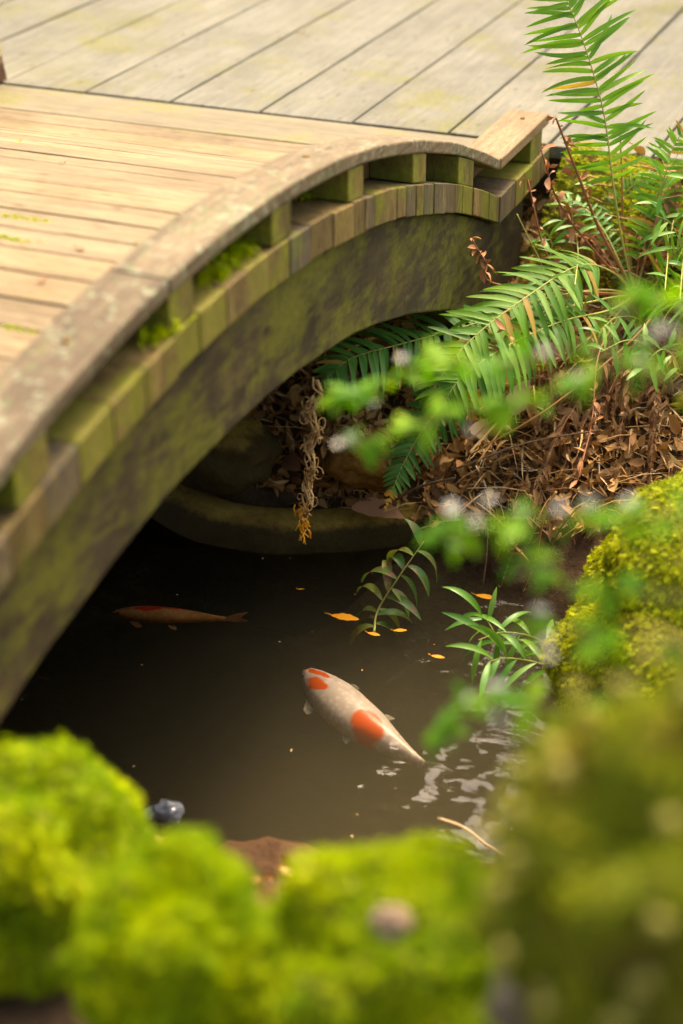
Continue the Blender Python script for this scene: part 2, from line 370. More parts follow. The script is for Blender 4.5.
for side, (xa, xb) in enumerate(((XO-.085, XO-.018), (XB+.10, XB+.18), (-2.36, -2.28))):
    bm = MB(); sweep(bm, xa, xb, .7, 4.74, lambda y: top(y)-.079, beambot, 90, .004, .5)
    bm.build('side_beam' if side < 2 else 'middle_beam', M['beam'], bridge, (xb, 2.7, .9), smooth=False, bevel=.006)
for side in (0, 1):
    x1 = XO if side == 0 else XB + .13
    kb = MB(); sweep(kb, x1-.134, x1-.1165, .7, 4.90, lambda y: top(y)+.0735, lambda y: top(y)+.0015, 90, .001, .5)
    kb.build('kerb_board', M['kerb'], bridge, (x1-.12, 2.8, 1.1), smooth=False)
    c = MB()
    sweep(c, x1-.122, x1, .7, 2.44, lambda y: top(y)+.108, lambda y: top(y)+.075, 40, .0025, .35)
    ca = c.build('cap_rail', M['cap'], bridge, (x1, 1.6, 1.2), smooth=False, bevel=.005)
    c = MB()
    sweep(c, x1-.122, x1, 2.444, 4.422, lambda y: top(y)+.108, lambda y: top(y)+.075, 70, .0025, .6)
    ca = c.build('cap_rail', M['cap'], bridge, (x1, 3.6, 1.2), smooth=False, bevel=.005)
    c = MB(); sweep(c, x1-.123, x1+.001, 4.424, 4.91, lambda y: top(y)+.108, lambda y: top(y)+.075, 14, .0015, .6)
    c.build('cap_end_board', M['capend'], bridge, (x1, 4.66, 1.), smooth=False, bevel=.004)
    for i, (yb, w) in enumerate([(1.1, .1), (1.55, .1), (1.97, .1), (2.49, .095), (2.93, .095), (3.33, .09), (3.75, .095), (4.12, .13), (4.80, .12)]):
        bl = MB(); sl = (top(yb+w/2)-top(yb-w/2))/w; vs = []
        xa, xb = x1-.115, x1-.004
        vs = [(x, y, top(y) + (.002 if lo else .0745)) for lo in (1, 0) for x, y in ((xa, yb-w/2), (xb, yb-w/2), (xb, yb+w/2), (xa, yb+w/2))]
        bl.add(vs, [(0,3,2,1),(4,5,6,7),(0,1,5,4),(1,2,6,5),(2,3,7,6),(3,0,4,7)])
        bl.build('spacer_block', M['block'], bridge, (x1-.06, yb, top(yb)), smooth=False, bevel=.003)
ab = MB(); ab.box((XO-.60, 4.47, .30), (XO-.088, 4.735, .742), .3); ab.build('end_post', M['beam'], bridge, (XO-.1, 4.6, .5), smooth=False, bevel=.01)
ab = MB(); ab.box((XO-.085, 4.40, .30), (XO-.021, 4.738, .560), .3); ab.build('end_post', M['beam'], bridge, (XO-.05, 4.6, .5), smooth=False, bevel=.01)
for x, y in ((-1.35, 4.82), (-1.36, 2.2), (-1.36, 3.2)):
    z = top(y) + .109; sc = MB(); sc.tube([(x, y, z-.004), (x, y, z+.002)], .007, 10); sc.build('bolt', M['rockb'], bridge, (x, y, z))

# deck beyond
deck = empty('wooden_deck', (-2.2, 6.5, .6), 'wide weathered grey deck of broad boards behind the footbridge', 'deck')
dk = MB(); x = -1.615 - .32*12
while x < 4.5:
    w = .3105; zj = random.uniform(-.002, .002); rr = random.random(); yA, yB = 4.932, 9.6; xx = x + .0025
    for (ya, yb) in ((yA, yB),):
        vs = []; fs = []; n = 40
        for i in range(n+1):
            y = ya + (yb-ya)*i/n; q = .0015*noise.noise(Vector((x, y*3, 0)))
            vs += [(xx, y, .87+zj+q), (xx+w, y, .87+zj-q), (xx+w, y, .83+zj), (xx, y, .83+zj)]
        for i in range(n):
            for k in range(4):
                k2 = (k+1) % 4; fs.append((i*4+k, i*4+k2, (i+1)*4+k2, (i+1)*4+k))
        fs += [(3, 2, 1, 0), (n*4, n*4+1, n*4+2, n*4+3)]
        dk.add(vs, fs, rr)
    x += .32
dk.build('deck_boards', M['deck'], deck, (-2, 7, .87), smooth=False, bevel=.004)
for yy in (4.96, 6.1, 7.3, 8.5, 9.5):
    j = MB(); j.box((-5.6, yy, .70), (4.5, yy+.05, .828), .4); j.build('joist', M['joist'], deck, (-2, yy, .76), smooth=False, bevel=.003)
for xx in (-5.2, -3.4, -1.8, .4, 2.4, 4.2):
    for yy in (5.05, 9.4):
        j = MB(); j.box((xx, yy, .3), (xx+.09, yy+.09, .829 if yy > 9 else .829), .4)
        j.v = [(a, b_+.0 if False else b_, c_) for a, b_, c_ in j.v]
        j.build('support_post', M['joist'], deck, (xx, yy, .5), smooth=False)
post = empty('rail_post', (-3.215, 4.80, .865), 'yellow mossy upright post with dark brown foot at the left edge of the deck', 'post')
post.location += Vector((0, 0, 0))
j = MB(); j.box((-3.265, 4.735, .955), (-3.178, 4.825, 1.75), .5); j.build('shaft', M['post'], post, (-3.24, 4.8, 1.3), smooth=False, bevel=.004)
j = MB(); j.add([(-3.271, 4.725, .868), (-3.166, 4.725, .868), (-3.166, 4.83, .868), (-3.271, 4.83, .868), (-3.266, 4.734, .954), (-3.177, 4.734, .954), (-3.177, 4.826, .954), (-3.266, 4.826, .954)],
      [(0,3,2,1),(4,5,6,7),(0,1,5,4),(1,2,6,5),(2,3,7,6),(3,0,4,7)], .5)
j.build('foot', M['postbase'], post, (-3.24, 4.8, .9), smooth=False, bevel=.003)

post.location += Vector((-.045, .13, .006))
# ------------------------------------------------------------------ rocks and moss
def lump(c, rad, amp=.14, seed=0, fr=1.6):
    c = np.array(c, float); rad = np.array(rad, float)
    def f(D):
        D = D / np.linalg.norm(D, axis=1)[:, None]
        out = np.empty(len(D))
        for i, d in enumerate(D):
            v = Vector(d)*fr + Vector((seed*7.3, seed*3.1, 0))
            out[i] = 1 + amp*noise.noise(v)*1.6 + amp*.45*noise.noise(v*2.7) + amp*.16*noise.noise(v*7)
        return c + D*rad*out[:, None]
    return f
def rock(name, f, mat, parent, res=48, o=None):
    th = np.linspace(0, math.pi, res); ph = np.linspace(0, 2*math.pi, res*2, endpoint=False)
    D = np.array([(math.sin(a)*math.cos(b), math.sin(a)*math.sin(b), math.cos(a)) for a in th for b in ph])
    V = f(D); n = res*2
    Q = [(j*n+i, j*n+(i+1) % n, (j+1)*n+(i+1) % n, (j+1)*n+i) for j in range(res-1) for i in range(n)]
    Q = [q[::-1] for q in Q]
    return np_mesh(name, V, Q, np.full(len(V), .5), mat, parent, True, o)
def sample_lump(f, n, zmin=-9, up=-.5):
    D = RNG.normal(size=(n*2, 3)); D /= np.linalg.norm(D, axis=1)[:, None]
    D = D[D[:, 2] > up][:n]
    P = f(D); e = .03
    a = np.cross(D, [0.2, .3, .93]); a /= np.linalg.norm(a, axis=1)[:, None]; b = np.cross(D, a)
    N = np.cross(f(D+a*e)-P, f(D+b*e)-P); N /= np.linalg.norm(N, axis=1)[:, None]
    N *= np.sign((N*D).sum(1))[:, None]
    k = P[:, 2] > zmin; return P[k], N[k]
def feathers(P, N, L, W, lift=.55, pairs=4, down=.5, Ls=.4, patchf=None):
    """moss shoots: a short curved axis carrying little side leaflets; returns V, T, rnd"""
    n = len(P); r = RNG.normal(size=(n, 3)); T = r - (r*N).sum(1)[:, None]*N; T += np.array([0, 0, -down])
    T -= (T*N).sum(1)[:, None]*N; T /= np.linalg.norm(T, axis=1)[:, None] + 1e-9
    lf = (lift + RNG.normal(size=n)*.28)[:, None]
    A = T*np.cos(lf) + N*np.sin(lf); A /= np.linalg.norm(A, axis=1)[:, None]
    Sd = np.cross(A, N); Sd /= np.linalg.norm(Sd, axis=1)[:, None] + 1e-9
    Ln = (L*(1 + Ls*RNG.normal(size=n)).clip(.4, 2.))[:, None]; Wn = Ln*(W/L)
    rnd = RNG.random(n)
    if patchf is not None: rnd = (.45*rnd + .55*patchf(P)).clip(0, 1)
    Vs = []; Rs = []; bend = -.35
    def ax(t): return P + A*Ln*t + N*Ln*bend*t*t*.5 - N*.002
    for k in range(pairs):
        t0 = (k+.3)/(pairs+.6)*.85; w = Wn*(1-.65*t0)
        for s in (-1, 1):
            b0, b1 = ax(t0), ax(t0+.16); tip = ax(t0+.26) + Sd*s*w + N*w*.25*RNG.normal(size=(n, 1))
            Vs.append(np.stack([b0, b1, tip], 1)); Rs.append(np.repeat(rnd[:, None], 3, 1)*np.array([[.8, .9, 1.05]]))
    b0 = ax(0) - Sd*Wn*.22; b1 = ax(0) + Sd*Wn*.22; tip = ax(1.05)
    Vs.append(np.stack([b0, b1, tip], 1)); Rs.append(np.repeat(rnd[:, None], 3, 1)*np.array([[.7, .7, 1.1]]))
    V = np.concatenate([v.reshape(-1, 3) for v in Vs]); Rr = np.concatenate([q.ravel() for q in Rs]).clip(0, 1)
    return V, np.arange(len(V)).reshape(-1, 3), Rr
def patch(sc, seed=0):
    def g(P): return np.array([.5 + .9*noise.noise(Vector(p)*sc + Vector((seed, 0, 0))) for p in P]).clip(0, 1)
    return g
def mossrock(name, label, cat, c, rad, n, L, W, mat, seed, amp=.14, up=-.35, zmin=-9, lift=.6, pairs=4, group=None, fr=1.6, psc=9, rockmat='mossbed', thin=None, extra=()):
    e = empty(name, (c[0], c[1], c[2]-rad[2]*.8), label, cat, group)
    o = e.location
    f = lump(c, rad, amp, seed, fr)
    r = rock('stone', f, M[rockmat], e, 40, o); 
    V, N = sample_lump(f, n, zmin, up)
    if thin is not None:
        k = np.array([thin(p) for p in V]); V, N = V[k], N[k]
    for (cc, rr, am, sd, nn) in extra:
        g = lump(cc, rr, am, sd, fr); rock('stone', g, M[rockmat], e, 32, o)
        v2, n2 = sample_lump(g, nn, zmin, up); V = np.concatenate([V, v2]); N = np.concatenate([N, n2])
    A, T, Rr = feathers(V, N, L, W, lift, pairs, patchf=patch(psc, seed))
    mo = np_mesh('moss', A, T, Rr, mat, e, False, o)
    return e, f

# in-focus mossy boulder at the right
mossrock('mossy_boulder', 'large boulder covered in feathery yellow green moss at the right edge of the pond', 'mossy rock',
         (-.25, 3.47, .16), (.55, .50, .45), 52000, .0155, .0065, M['moss'], 3, .13, lift=.55, pairs=4, psc=10, zmin=-.02, rockmat='mossbed')

# foreground mounds
def gm(x, y, d): return atd(x, y, d)
c1 = gm(22, 872, 2.34); c2 = gm(172, 955, 1.97); c3 = gm(400, 990, 2.0); c4 = gm(686, 905, 1.5)
mossrock('mossy_stone', 'bright green moss mound in the bottom left corner, nearest the bridge beam', 'mossy rock', c1, (.158, .165, .17), 13000, .0155, .007, M['mossfront'], 5, .17, lift=.8, pairs=3, group='bright moss mounds on the near bank', psc=11, fr=2.1)
mossrock('mossy_stone', 'small round moss mound between the corner mound and the wide one, bottom of picture', 'mossy rock', c2, (.106, .115, .13), 11000, .0155, .007, M['mossfront'], 8, .16, lift=.8, pairs=3, group='bright moss mounds on the near bank', psc=11, fr=2.1)
mossrock('mossy_stone', 'widest bright moss mound at the bottom, with a bit of bare stone poking through', 'mossy rock', c3, (.18, .155, .17), 14000, .0155, .007, M['mossfront'], 12, .15, lift=.8, pairs=3, group='bright moss mounds on the near bank', psc=11, fr=2.1,
         )
e4, f4 = mossrock('mossy_stump', 'dull olive mossy stump with brown seed heads, closest to the viewer at bottom right', 'stump', c4, (.16, .15, .21), 11000, .016, .008, M['mossolive'], 15, .2, lift=.8, pairs=3, fr=2.3, psc=16, rockmat='mossbed')
P4, N4 = sample_lump(f4, 70, -9, -.1); sd = MB(); sd.tube([(0, 0, -.02), (0, 0, 0)], .0008, 4, .5); sd.tube([(0, 0, 0), (0, 0, .005), (0, 0, .012), (0, 0, .017)], [.004, .0105, .0095, .002], 8, .6)
s0 = sd.build('seed_head', M['seed'], e4, None); k_ = 0
for p, n in zip(P4, N4):
    p = Vector(p); n = Vector(n); q = p + n*(.012+random.random()*.012) + Vector((0, 0, .006))
    so_ = s0 if k_ == 0 else s0.copy()
    if k_: COL.objects.link(so_); so_.parent = e4
    k_ += 1; so_.location = q - e4.location; so_.rotation_euler = n.to_track_quat('Z', 'Y').to_euler()
ROCKTOPS = []
def plainrock(name, label, c, rad, seed, mat='rock', amp=.18):
    if c.y > 3.8: ROCKTOPS.append((c.x, c.y, c.z, rad))
    f = lump((0, 0, 0), rad, amp, seed); o = rock(name, f, M[mat], None, 36); o.location = c
    return tag(o, label, 'rock')
p = gm(392, 922, 1.885); plainrock('bare_stone', 'small tan patch of bare stone poking from the widest bright moss mound', p, (.024, .02, .018), 14, 'tanrock')
p = gm(360, 1040, 2.0); plainrock('bare_stone', 'grey bare stone under the wide bright mound at the very bottom', p, (.10, .08, .07), 4)
p = gm(560, 1000, 1.62); plainrock('bare_stone', 'pinkish grey stone at the foot of the olive mossy stump', p, (.07, .06, .06), 9)
p = atz(275, 880, .03); plainrock('brown_rock', 'reddish brown rock at the near waterline between two moss mounds', p, (.16, .10, .05), 21, 'mud')
p = atz(222, 452, .26); plainrock('brown_rock', 'rounded olive brown rock under the bridge, left of the leaf pile', p, (.16, .14, .10), 23, 'stone', .14)
p = atz(190, 438, .30); plainrock('brown_rock', 'dark rock deep under the bridge behind the rounded one', p + Vector((-.1, .15, 0)), (.22, .15, .14), 27, 'rockb', .14)
p = atz(365, 455, .26); plainrock('brown_rock', 'brown rock above the dry leaves under the bridge', p, (.13, .10, .09), 31, 'rockb', .16)
pe = empty('wet_pebble', atz(168, 812, .03), 'shiny wet grey pebble beside the bottom left moss mound', 'pebble')
f = lump(pe.location, (.034, .03, .026), .15, 2, 2.); rock('stone', f, M['pebble'], pe, 16, pe.location)
f = lump(pe.location + Vector((-.035, -.01, -.008)), (.02, .02, .016), .15, 6, 2.); rock('chip', f, M['pebble'], pe, 12, pe.location)

# pond edging stone: long rounded rim
rim_px = [(60, 420), (120, 462), (165, 493), (210, 512), (265, 521), (330, 521), (390, 516), (430, 508), (470, 500)]
rp = spline([atz(x, y, .085) for x, y in rim_px], 50); rb = MB(); prof = [(-.02, -.30), (.055, -.28), (.062, .0), (.055, .05), (.035, .078), (0, .088), (-.04, .088), (-.075, .07), (-.085, .0), (-.08, -.2)]
vs = []; fs = []; m = len(prof)
for i, p in enumerate(rp):
    tt = (rp[min(i+1, 49)] - rp[max(i-1, 0)]); tt.z = 0; tt.normalize(); nn = Vector((tt.y, -tt.x, 0))
    for k, (a, z) in enumerate(prof):
        w = 1 + .25*noise.noise(Vector((i*.15, k*.6, 0)))
        vs.append(Vector((p.x, p.y, 0)) + nn*(a*w - .03) + Vector((0, 0, z + .012*noise.noise(Vector((i*.12, k*.2, 4))))))
for i in range(49):
    for k in range(m):
        k2 = (k+1) % m; fs.append((i*m+k, (i+1)*m+k, (i+1)*m+k2, i*m+k2))
fs += [tuple(range(m)), tuple(49*m+k for k in reversed(range(m)))]
rb.add(vs, fs, .5)
tag(rb.build('pond_edging', M['stone'], None, (-1.7, 3.95, 0)), 'curved stone pond edge with olive top below the leaf pile', 'pond edging')

# ------------------------------------------------------------------ leaf litter
def dry_leaf(mb, p, size, rnd=None, nrm=None, elong=1.9, curl=1.):
    d = Vector((random.gauss(0, 1), random.gauss(0, 1), random.gauss(0, .35))).normalized()
    n = (nrm or Vector((random.gauss(0, .45), random.gauss(0, .45), 1))).normalized()
    mb.blade(p, d, n, size, size/elong, 4, droop=random.uniform(-.6, .8)*curl, fold=random.uniform(.1, .9), curl=random.uniform(-.9, .9)*curl,
             prof=lambda t: math.sin(math.pi*min(1., t*.93+.05))**.8, twist=random.uniform(-.9, .9)*curl, rnd=rnd)
lt = MB()
for i in range(11000):
    X = random.uniform(-2.9, -.05); Y = random.uniform(3.86, 4.95)
    if X > -1.27 and Y > 4.62 and random.random() < .93: continue
    z = ground(X, Y)
    if X < -1.15 and 3.93 < Y < 4.15: z = max(z, .075 + .1*(Y-3.93))
    if z < .02: continue
    p = Vector((X, Y, z + random.random()*.05))
    nn_ = Vector((random.gauss(0, .9), random.gauss(-.3, .9), 1)); k_ = random.random()
    if k_ < .4: dry_leaf(lt, p, random.uniform(.02, .05), random.betavariate(1.6, 2.), nn_, random.uniform(1.3, 2.4), 1.8)
    elif k_ < .5: dry_leaf(lt, p, random.uniform(.05, .085), random.betavariate(2.2, 1.8), nn_, random.uniform(1.5, 2.2), 1.8)
    else: dry_leaf(lt, p, random.uniform(.03, .075), random.betavariate(2, 1.8), nn_, random.uniform(3.5, 9), 2.4)
for i in range(500):
    X = random.uniform(-2.3, -.5); Y = random.uniform(1.1, 2.5); z = ground(X, Y)
    if z < .0: continue
    dry_leaf(lt, Vector((X, Y, z+random.random()*.02)), random.uniform(.03, .05), random.betavariate(1.6, 2.5))
for i in range(900):
    X = random.uniform(-2.6, -.4); Y = random.uniform(3.9, 4.8); z = ground(X, Y) + .02
    if z < .04: continue
    a = random.uniform(0, 6.28); L = random.uniform(.05, .2); d = Vector((math.cos(a), math.sin(a), random.uniform(-.1, .25)))*L
    lt.tube([(X, Y, z), Vector((X, Y, z+.01))+d*.5, Vector((X, Y, z))+d], .0016, 4, random.uniform(.3, 1))
for i in range(500):
    X = random.uniform(-1.25, -.1); Y = random.uniform(3.95, 4.6); z = ground(X, Y) + .035
    a = random.gauss(-.6, .7); L = random.uniform(.06, .22); d = Vector((math.cos(a), math.sin(a), random.uniform(-.2, .35)))
    lt.blade((X, Y, z), d, Vector((random.gauss(0, .5), random.gauss(0, .5), 1)), L, random.uniform(.003, .007), 5, random.uniform(-.3, .9), .4, random.uniform(-.6, .6), None, random.uniform(-2, 2), random.uniform(.55, 1.3))
for (cx_, cy_, cz_, rx_) in ROCKTOPS:
    for i in range(160):
        a = random.uniform(0, 6.28); q = random.random()**.5
        dry_leaf(lt, Vector((cx_+math.cos(a)*q*rx_[0], cy_+math.sin(a)*q*rx_[1], cz_ + rx_[2]*math.sqrt(max(0, 1-q*q))*.98 + .008)), random.uniform(.025, .06), random.betavariate(2, 2), elong=random.uniform(1.6, 3.5), curl=1.6)
lt2 = lt.build('leaf_litter', M['litter'], None, (-1.3, 4.4, .3))
tag(lt2, 'brown dead leaves and needles carpeting the far bank', 'leaf litter', None, 'stuff')
# moss over the top of the far bank beside the deck
PP = []; 
for i in range(16000):
    X = random.uniform(-1.28, .6); Y = random.uniform(4.56, 4.925)
    PP.append((X, Y, ground(X, Y)))
PP = np.array(PP); NN = np.tile(np.array([0, -.4, .9]), (len(PP), 1))
A, T, Rr = feathers(PP, NN, .02, .008, .7, 3, patchf=patch(4, 40))
tag(np_mesh('bank_moss', A, T, Rr, M['moss']), 'olive yellow moss on the bank top along the deck edge', 'moss', None, 'stuff')

def big_leaf(label, p, size, mat, d, n, elong=1.9, cat='leaf', droop=.3, curl=.3, fold=.35, name='dry_leaf', group=None, twist=.3):
    b = MB(); pr = lambda t: (math.sin(math.pi*min(1., t*.95+.04))**.85) * (1 + .12*math.sin(t*23))
    b.blade(Vector((0, 0, 0)), Vector(d), Vector(n), size, size/elong, 10, droop, fold, curl, pr, twist, random.random())
    dd = Vector(d).normalized(); b.tube([(0, 0, 0), -dd*size*.25 + Vector((0, 0, .004))], .0012, 5, .3)
    o = b.build(name, mat, None); o.location = p
    return tag(o, label, cat, group)
big_leaf('pale tan dry leaf standing up in the litter below the large green frond', atz(512, 424, .36) + Vector((0, 0, .03)), .11, M['tanleaf'], (.3, 0, 1), (0, -1, .3), 1.7, group='large dry leaves on the bank', curl=.2)
big_leaf('large brown dry leaf lying on the pond edging right of the hanging vine', atz(352, 508, .13), .15, M['brownleaf'], (1, .25, .12), (0, -.6, 1), 2.2, group='large dry leaves on the bank')
big_leaf('upright brown dry leaf just right of the hanging dead stems', atz(349, 492, .14), .11, M['brownleaf'], (.05, .2, 1), (.3, -1, .2), 2.3, group='large dry leaves on the bank', fold=.5)
big_leaf('curled brown leaf on the left of the pile under the bridge', atz(262, 478, .18), .09, M['brownleaf'], (-.6, .2, .5), (0, -1, .5), 1.8, group='large dry leaves on the bank')
big_leaf('dark brown leaf at the middle of the pile under the bridge', atz(300, 470, .2), .1, M['brownleaf'], (-.8, .5, .15), (0, -.8, .8), 1.9, group='large dry leaves on the bank')
big_leaf('pale leaf lying in the litter left of the standing tan leaf', atz(485, 440, .33), .1, M['tanleaf'], (-.4, .6, .3), (0, -.7, .8), 1.7, group='large dry leaves on the bank')
for (x, y, s, a, lab) in [(345, 618, .075, .1, 'long yellow leaf floating left of the water plant'), (374, 634, .035, 0, 'yellow fleck floating at the foot of the water plant, left side'), (400, 632, .035, .5, 'yellow fleck floating at the foot of the water plant, right side'),
                     (486, 597, .055, .05, 'yellow leaf floating behind the green water edge leaves'), (438, 657, .035, .1, 'small yellow leaf floating right of the water plant'), (301, 590, .018, .6, 'tiny yellow leaf afloat in open dark water'),
                     (262, 548, .04, -.2, 'narrow yellow sliver afloat close to the pond edging'), (196, 535, .02, .3, 'small yellow speck afloat under the bridge')]:
    big_leaf(lab, atz(x, y, .006) - Vector((s/2, 0, 0)), s, M['yellowleaf'], (1, a, 0), (0, 0, 1), 2.4, 'floating leaf', 0, .02, .1, 'floating_leaf', 'yellow leaves floating on the pond', 0)

db = MB()
for i in range(30):
    X = random.uniform(-2.4, -.7); Y = random.uniform(2.6, 3.85)
    if pond_d(X, Y)[2] < .02: continue
    dry_leaf(db, Vector((X, Y, .0025)), random.uniform(.003, .009), random.uniform(.5, 1), Vector((0, 0, 1)), 1.8, .1)
tag(db.build('floating_specks', M['litter'], None, (-1.5, 3.2, 0)), 'tiny pale specks of debris adrift on the pond surface', 'debris', None, 'stuff')
# ------------------------------------------------------------------ ferns
def frond(parent, pts, n, plen, pw, mat=None, nrm=None, wild=.5, ang=.25, droop=.25, name='frond', o=None, start=.12, tipmat=False, dead=False, peak=.35, rmat=None, r0=.0035):
    mat = mat or M['fern']; P = spline(pts, 40); mb = MB(); ra = MB(); tp = MB()
    ra.tube(P, [r0*(1-.8*i/39) for i in range(40)], 6, random.uniform(.3, .9))
    base_r = random.uniform(.25, .75)
    for i in range(n):
        u = start + (1-start)*min(1, max(0, (i + random.gauss(0, .14)*(0 < i < n-1))/(n-1))); k = min(38, int(u*39)); fr_ = u*39-k; p = P[k].lerp(P[k+1], min(1, fr_))
        T = (P[k+1]-P[k]).normalized()
        N = nrm if nrm is not None else ((CAM-p).normalized()*.55 + Vector((0, 0, .6)))
        N = (N - T*N.dot(T)).normalized(); Sd = T.cross(N).normalized(); s = (i/(n-1))
        L = plen * ((s/peak)**.35*.35+.65 if s < peak else max(.06, (1-((s-peak)/(1-peak))**1.7)))
        for side in (-1, 1):
            a = ang + .35*s + random.gauss(0, .06+.06*wild); pp = p + T*random.uniform(-.003, .003)
            d = Sd*side*math.cos(a) + T*math.sin(a) + N*random.gauss(.05, .1)
            rr = min(1, max(0, base_r + random.gauss(0, .2))); rr = 1.35 if random.random() < .035 else rr; w = pw*(.55+.45*L/plen)
            tgt = tp if (tipmat and s > .9) else mb
            if dead:
                d = (d + Vector((random.gauss(0, .45), random.gauss(0, .45), random.gauss(-.2, .4)))).normalized()
                tgt.blade(pp, d, N, L*random.uniform(.5, 1), w*random.uniform(.6, 1.3), 5, droop*random.uniform(.5, 3), random.uniform(.3, 1.2), random.uniform(-2.5, 2.5), twist=random.uniform(-2.5, 2.5), rnd=random.betavariate(2, 2))
            else:
                tgt.blade(pp, d, N, L*random.uniform(.92-.12*wild, 1.05), w, 9, droop + random.gauss(0, .06+.12*wild), .3, random.uniform(-.3*wild, .35+.4*wild),
                      prof=lambda t: max(0, 1-t**5)**.75*(1-.25*t)*(.72+.28*min(1, t*6)) if t > .02 else .55, twist=random.gauss(0, .2+.45*wild), rnd=rr)
    fo = mb.build(name, mat, parent, o)
    ro = ra.build('stalk', rmat or (M['deadstem'] if dead else M['rachis']), None, o)
    ro.parent = fo; ro.location = (0, 0, 0)
    if tp.v:
        q = tp.build('tip', M['frondtip'], None, o); q.parent = fo; q.location = (0, 0, 0)
    return fo
CR = atz(634, 306, .56); CR.z = ground(CR.x, CR.y) + .02
fern = empty('sword_fern', CR, 'big sword fern rooted beside the end of the footbridge, fronds arching over the bank', 'fern')
def D(*a): return [atd(*q) for q in a]
def FR(pts, *a, **k): return frond(fern, [CR] + D(*pts), *a, o=CR, **k)
FR([(622, 240, 4.75), (612, 175, 4.66), (605, 120, 4.6), (593, 72, 4.55), (577, 25, 4.5), (562, -10, 4.46), (545, -50, 4.42)], 40, .165, .0150, ang=.2, droop=.16, start=.28, peak=.5, wild=1.)
FR([(612, 272, 4.72), (578, 266, 4.62), (525, 298, 4.5), (473, 338, 4.42), (440, 378, 4.38), (424, 420, 4.4)], 40, .15, .0195, ang=.35, droop=.35, start=.25, peak=.4)
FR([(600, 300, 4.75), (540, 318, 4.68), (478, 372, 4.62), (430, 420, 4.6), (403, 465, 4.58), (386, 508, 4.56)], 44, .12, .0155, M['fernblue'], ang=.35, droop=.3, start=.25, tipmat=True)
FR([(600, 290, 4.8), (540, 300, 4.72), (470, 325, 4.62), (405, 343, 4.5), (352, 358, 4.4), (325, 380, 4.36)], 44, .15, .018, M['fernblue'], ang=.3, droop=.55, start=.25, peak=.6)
FR([(610, 310, 4.7), (560, 322, 4.55), (500, 350, 4.42), (455, 385, 4.36), (435, 430, 4.38)], 40, .14, .018, M['fern'], ang=.35, droop=.6, start=.3)
FR([(648, 250, 4.8), (660, 205, 4.75), (672, 150, 4.7), (700, 110, 4.65)], 34, .10, .013, ang=.2, droop=.4, start=.2)
#FR([(640, 240, 4.8), (652, 190, 4.7), (668, 165, 4.6), (700, 160, 4.5), (730, 175, 4.4)], 34, .09, .012, ang=.3, droop=.7, start=.25)
FR([(655, 285, 4.7), (678, 250, 4.6), (705, 235, 4.5), (740, 240, 4.4)], 30, .11, .013, ang=.3, droop=.5, start=.2)
FR([(628, 280, 4.85), (600, 225, 4.9), (570, 200, 4.95), (545, 205, 4.95)], 26, .055, .010, ang=.3, droop=.5, start=.25, mat=M['lance'])
FR([(660, 300, 4.7), (690, 300, 4.5), (720, 320, 4.3), (740, 350, 4.2)], 30, .12, .014, ang=.3, droop=.5, start=.15)
FR([(625, 255, 4.9), (612, 215, 4.95), (640, 180, 4.9), (665, 178, 4.85)], 26, .06, .010, ang=.3, droop=.5, start=.3, mat=M['lance'])
# dead fronds hanging down in front of the crown and on the bank
dead_px = []
for i in range(26):
    x0 = random.uniform(585, 700); y0 = random.uniform(290, 345); x1 = x0 + random.uniform(-130, 20); y1 = random.uniform(400, 520)
    q0 = atd(x0, y0, 4.72+random.uniform(-.1, .1)); q1 = atz(x1, y1, .3); q1.z = ground(q1.x, q1.y) + random.uniform(.02, .07)
    m_ = (q0+q1)/2 + Vector((0, 0, random.uniform(.0, .06))); q0.z = ground(q0.x, q0.y) + .06
    frond(fern, [CR + Vector((random.uniform(-.03, .03), random.uniform(-.03, .03), .02)), q0, m_, q1], 54, random.uniform(.05, .10), .014, M['dead'], ang=.5, droop=1.6, name='dead_frond', o=CR, dead=True, start=.15, r0=.0025)
for pts in ([(650, 235, 4.8), (665, 200, 4.75), (690, 170, 4.7)], [(600, 250, 4.9), (570, 215, 4.9), (545, 185, 4.85)], [(650, 240, 4.85), (662, 205, 4.8), (676, 185, 4.75)], [(640, 260, 4.8), (655, 250, 4.75), (672, 265, 4.7)], [(640, 250, 4.85), (652, 210, 4.85), (660, 190, 4.8)], [(615, 270, 4.85), (590, 240, 4.85), (560, 235, 4.8)]):
    frond(fern, [CR] + D(*pts), 24, .085, .015, M['dead'], ang=.6, droop=1.6, name='dead_frond', o=CR, dead=True, start=.4, r0=.003)
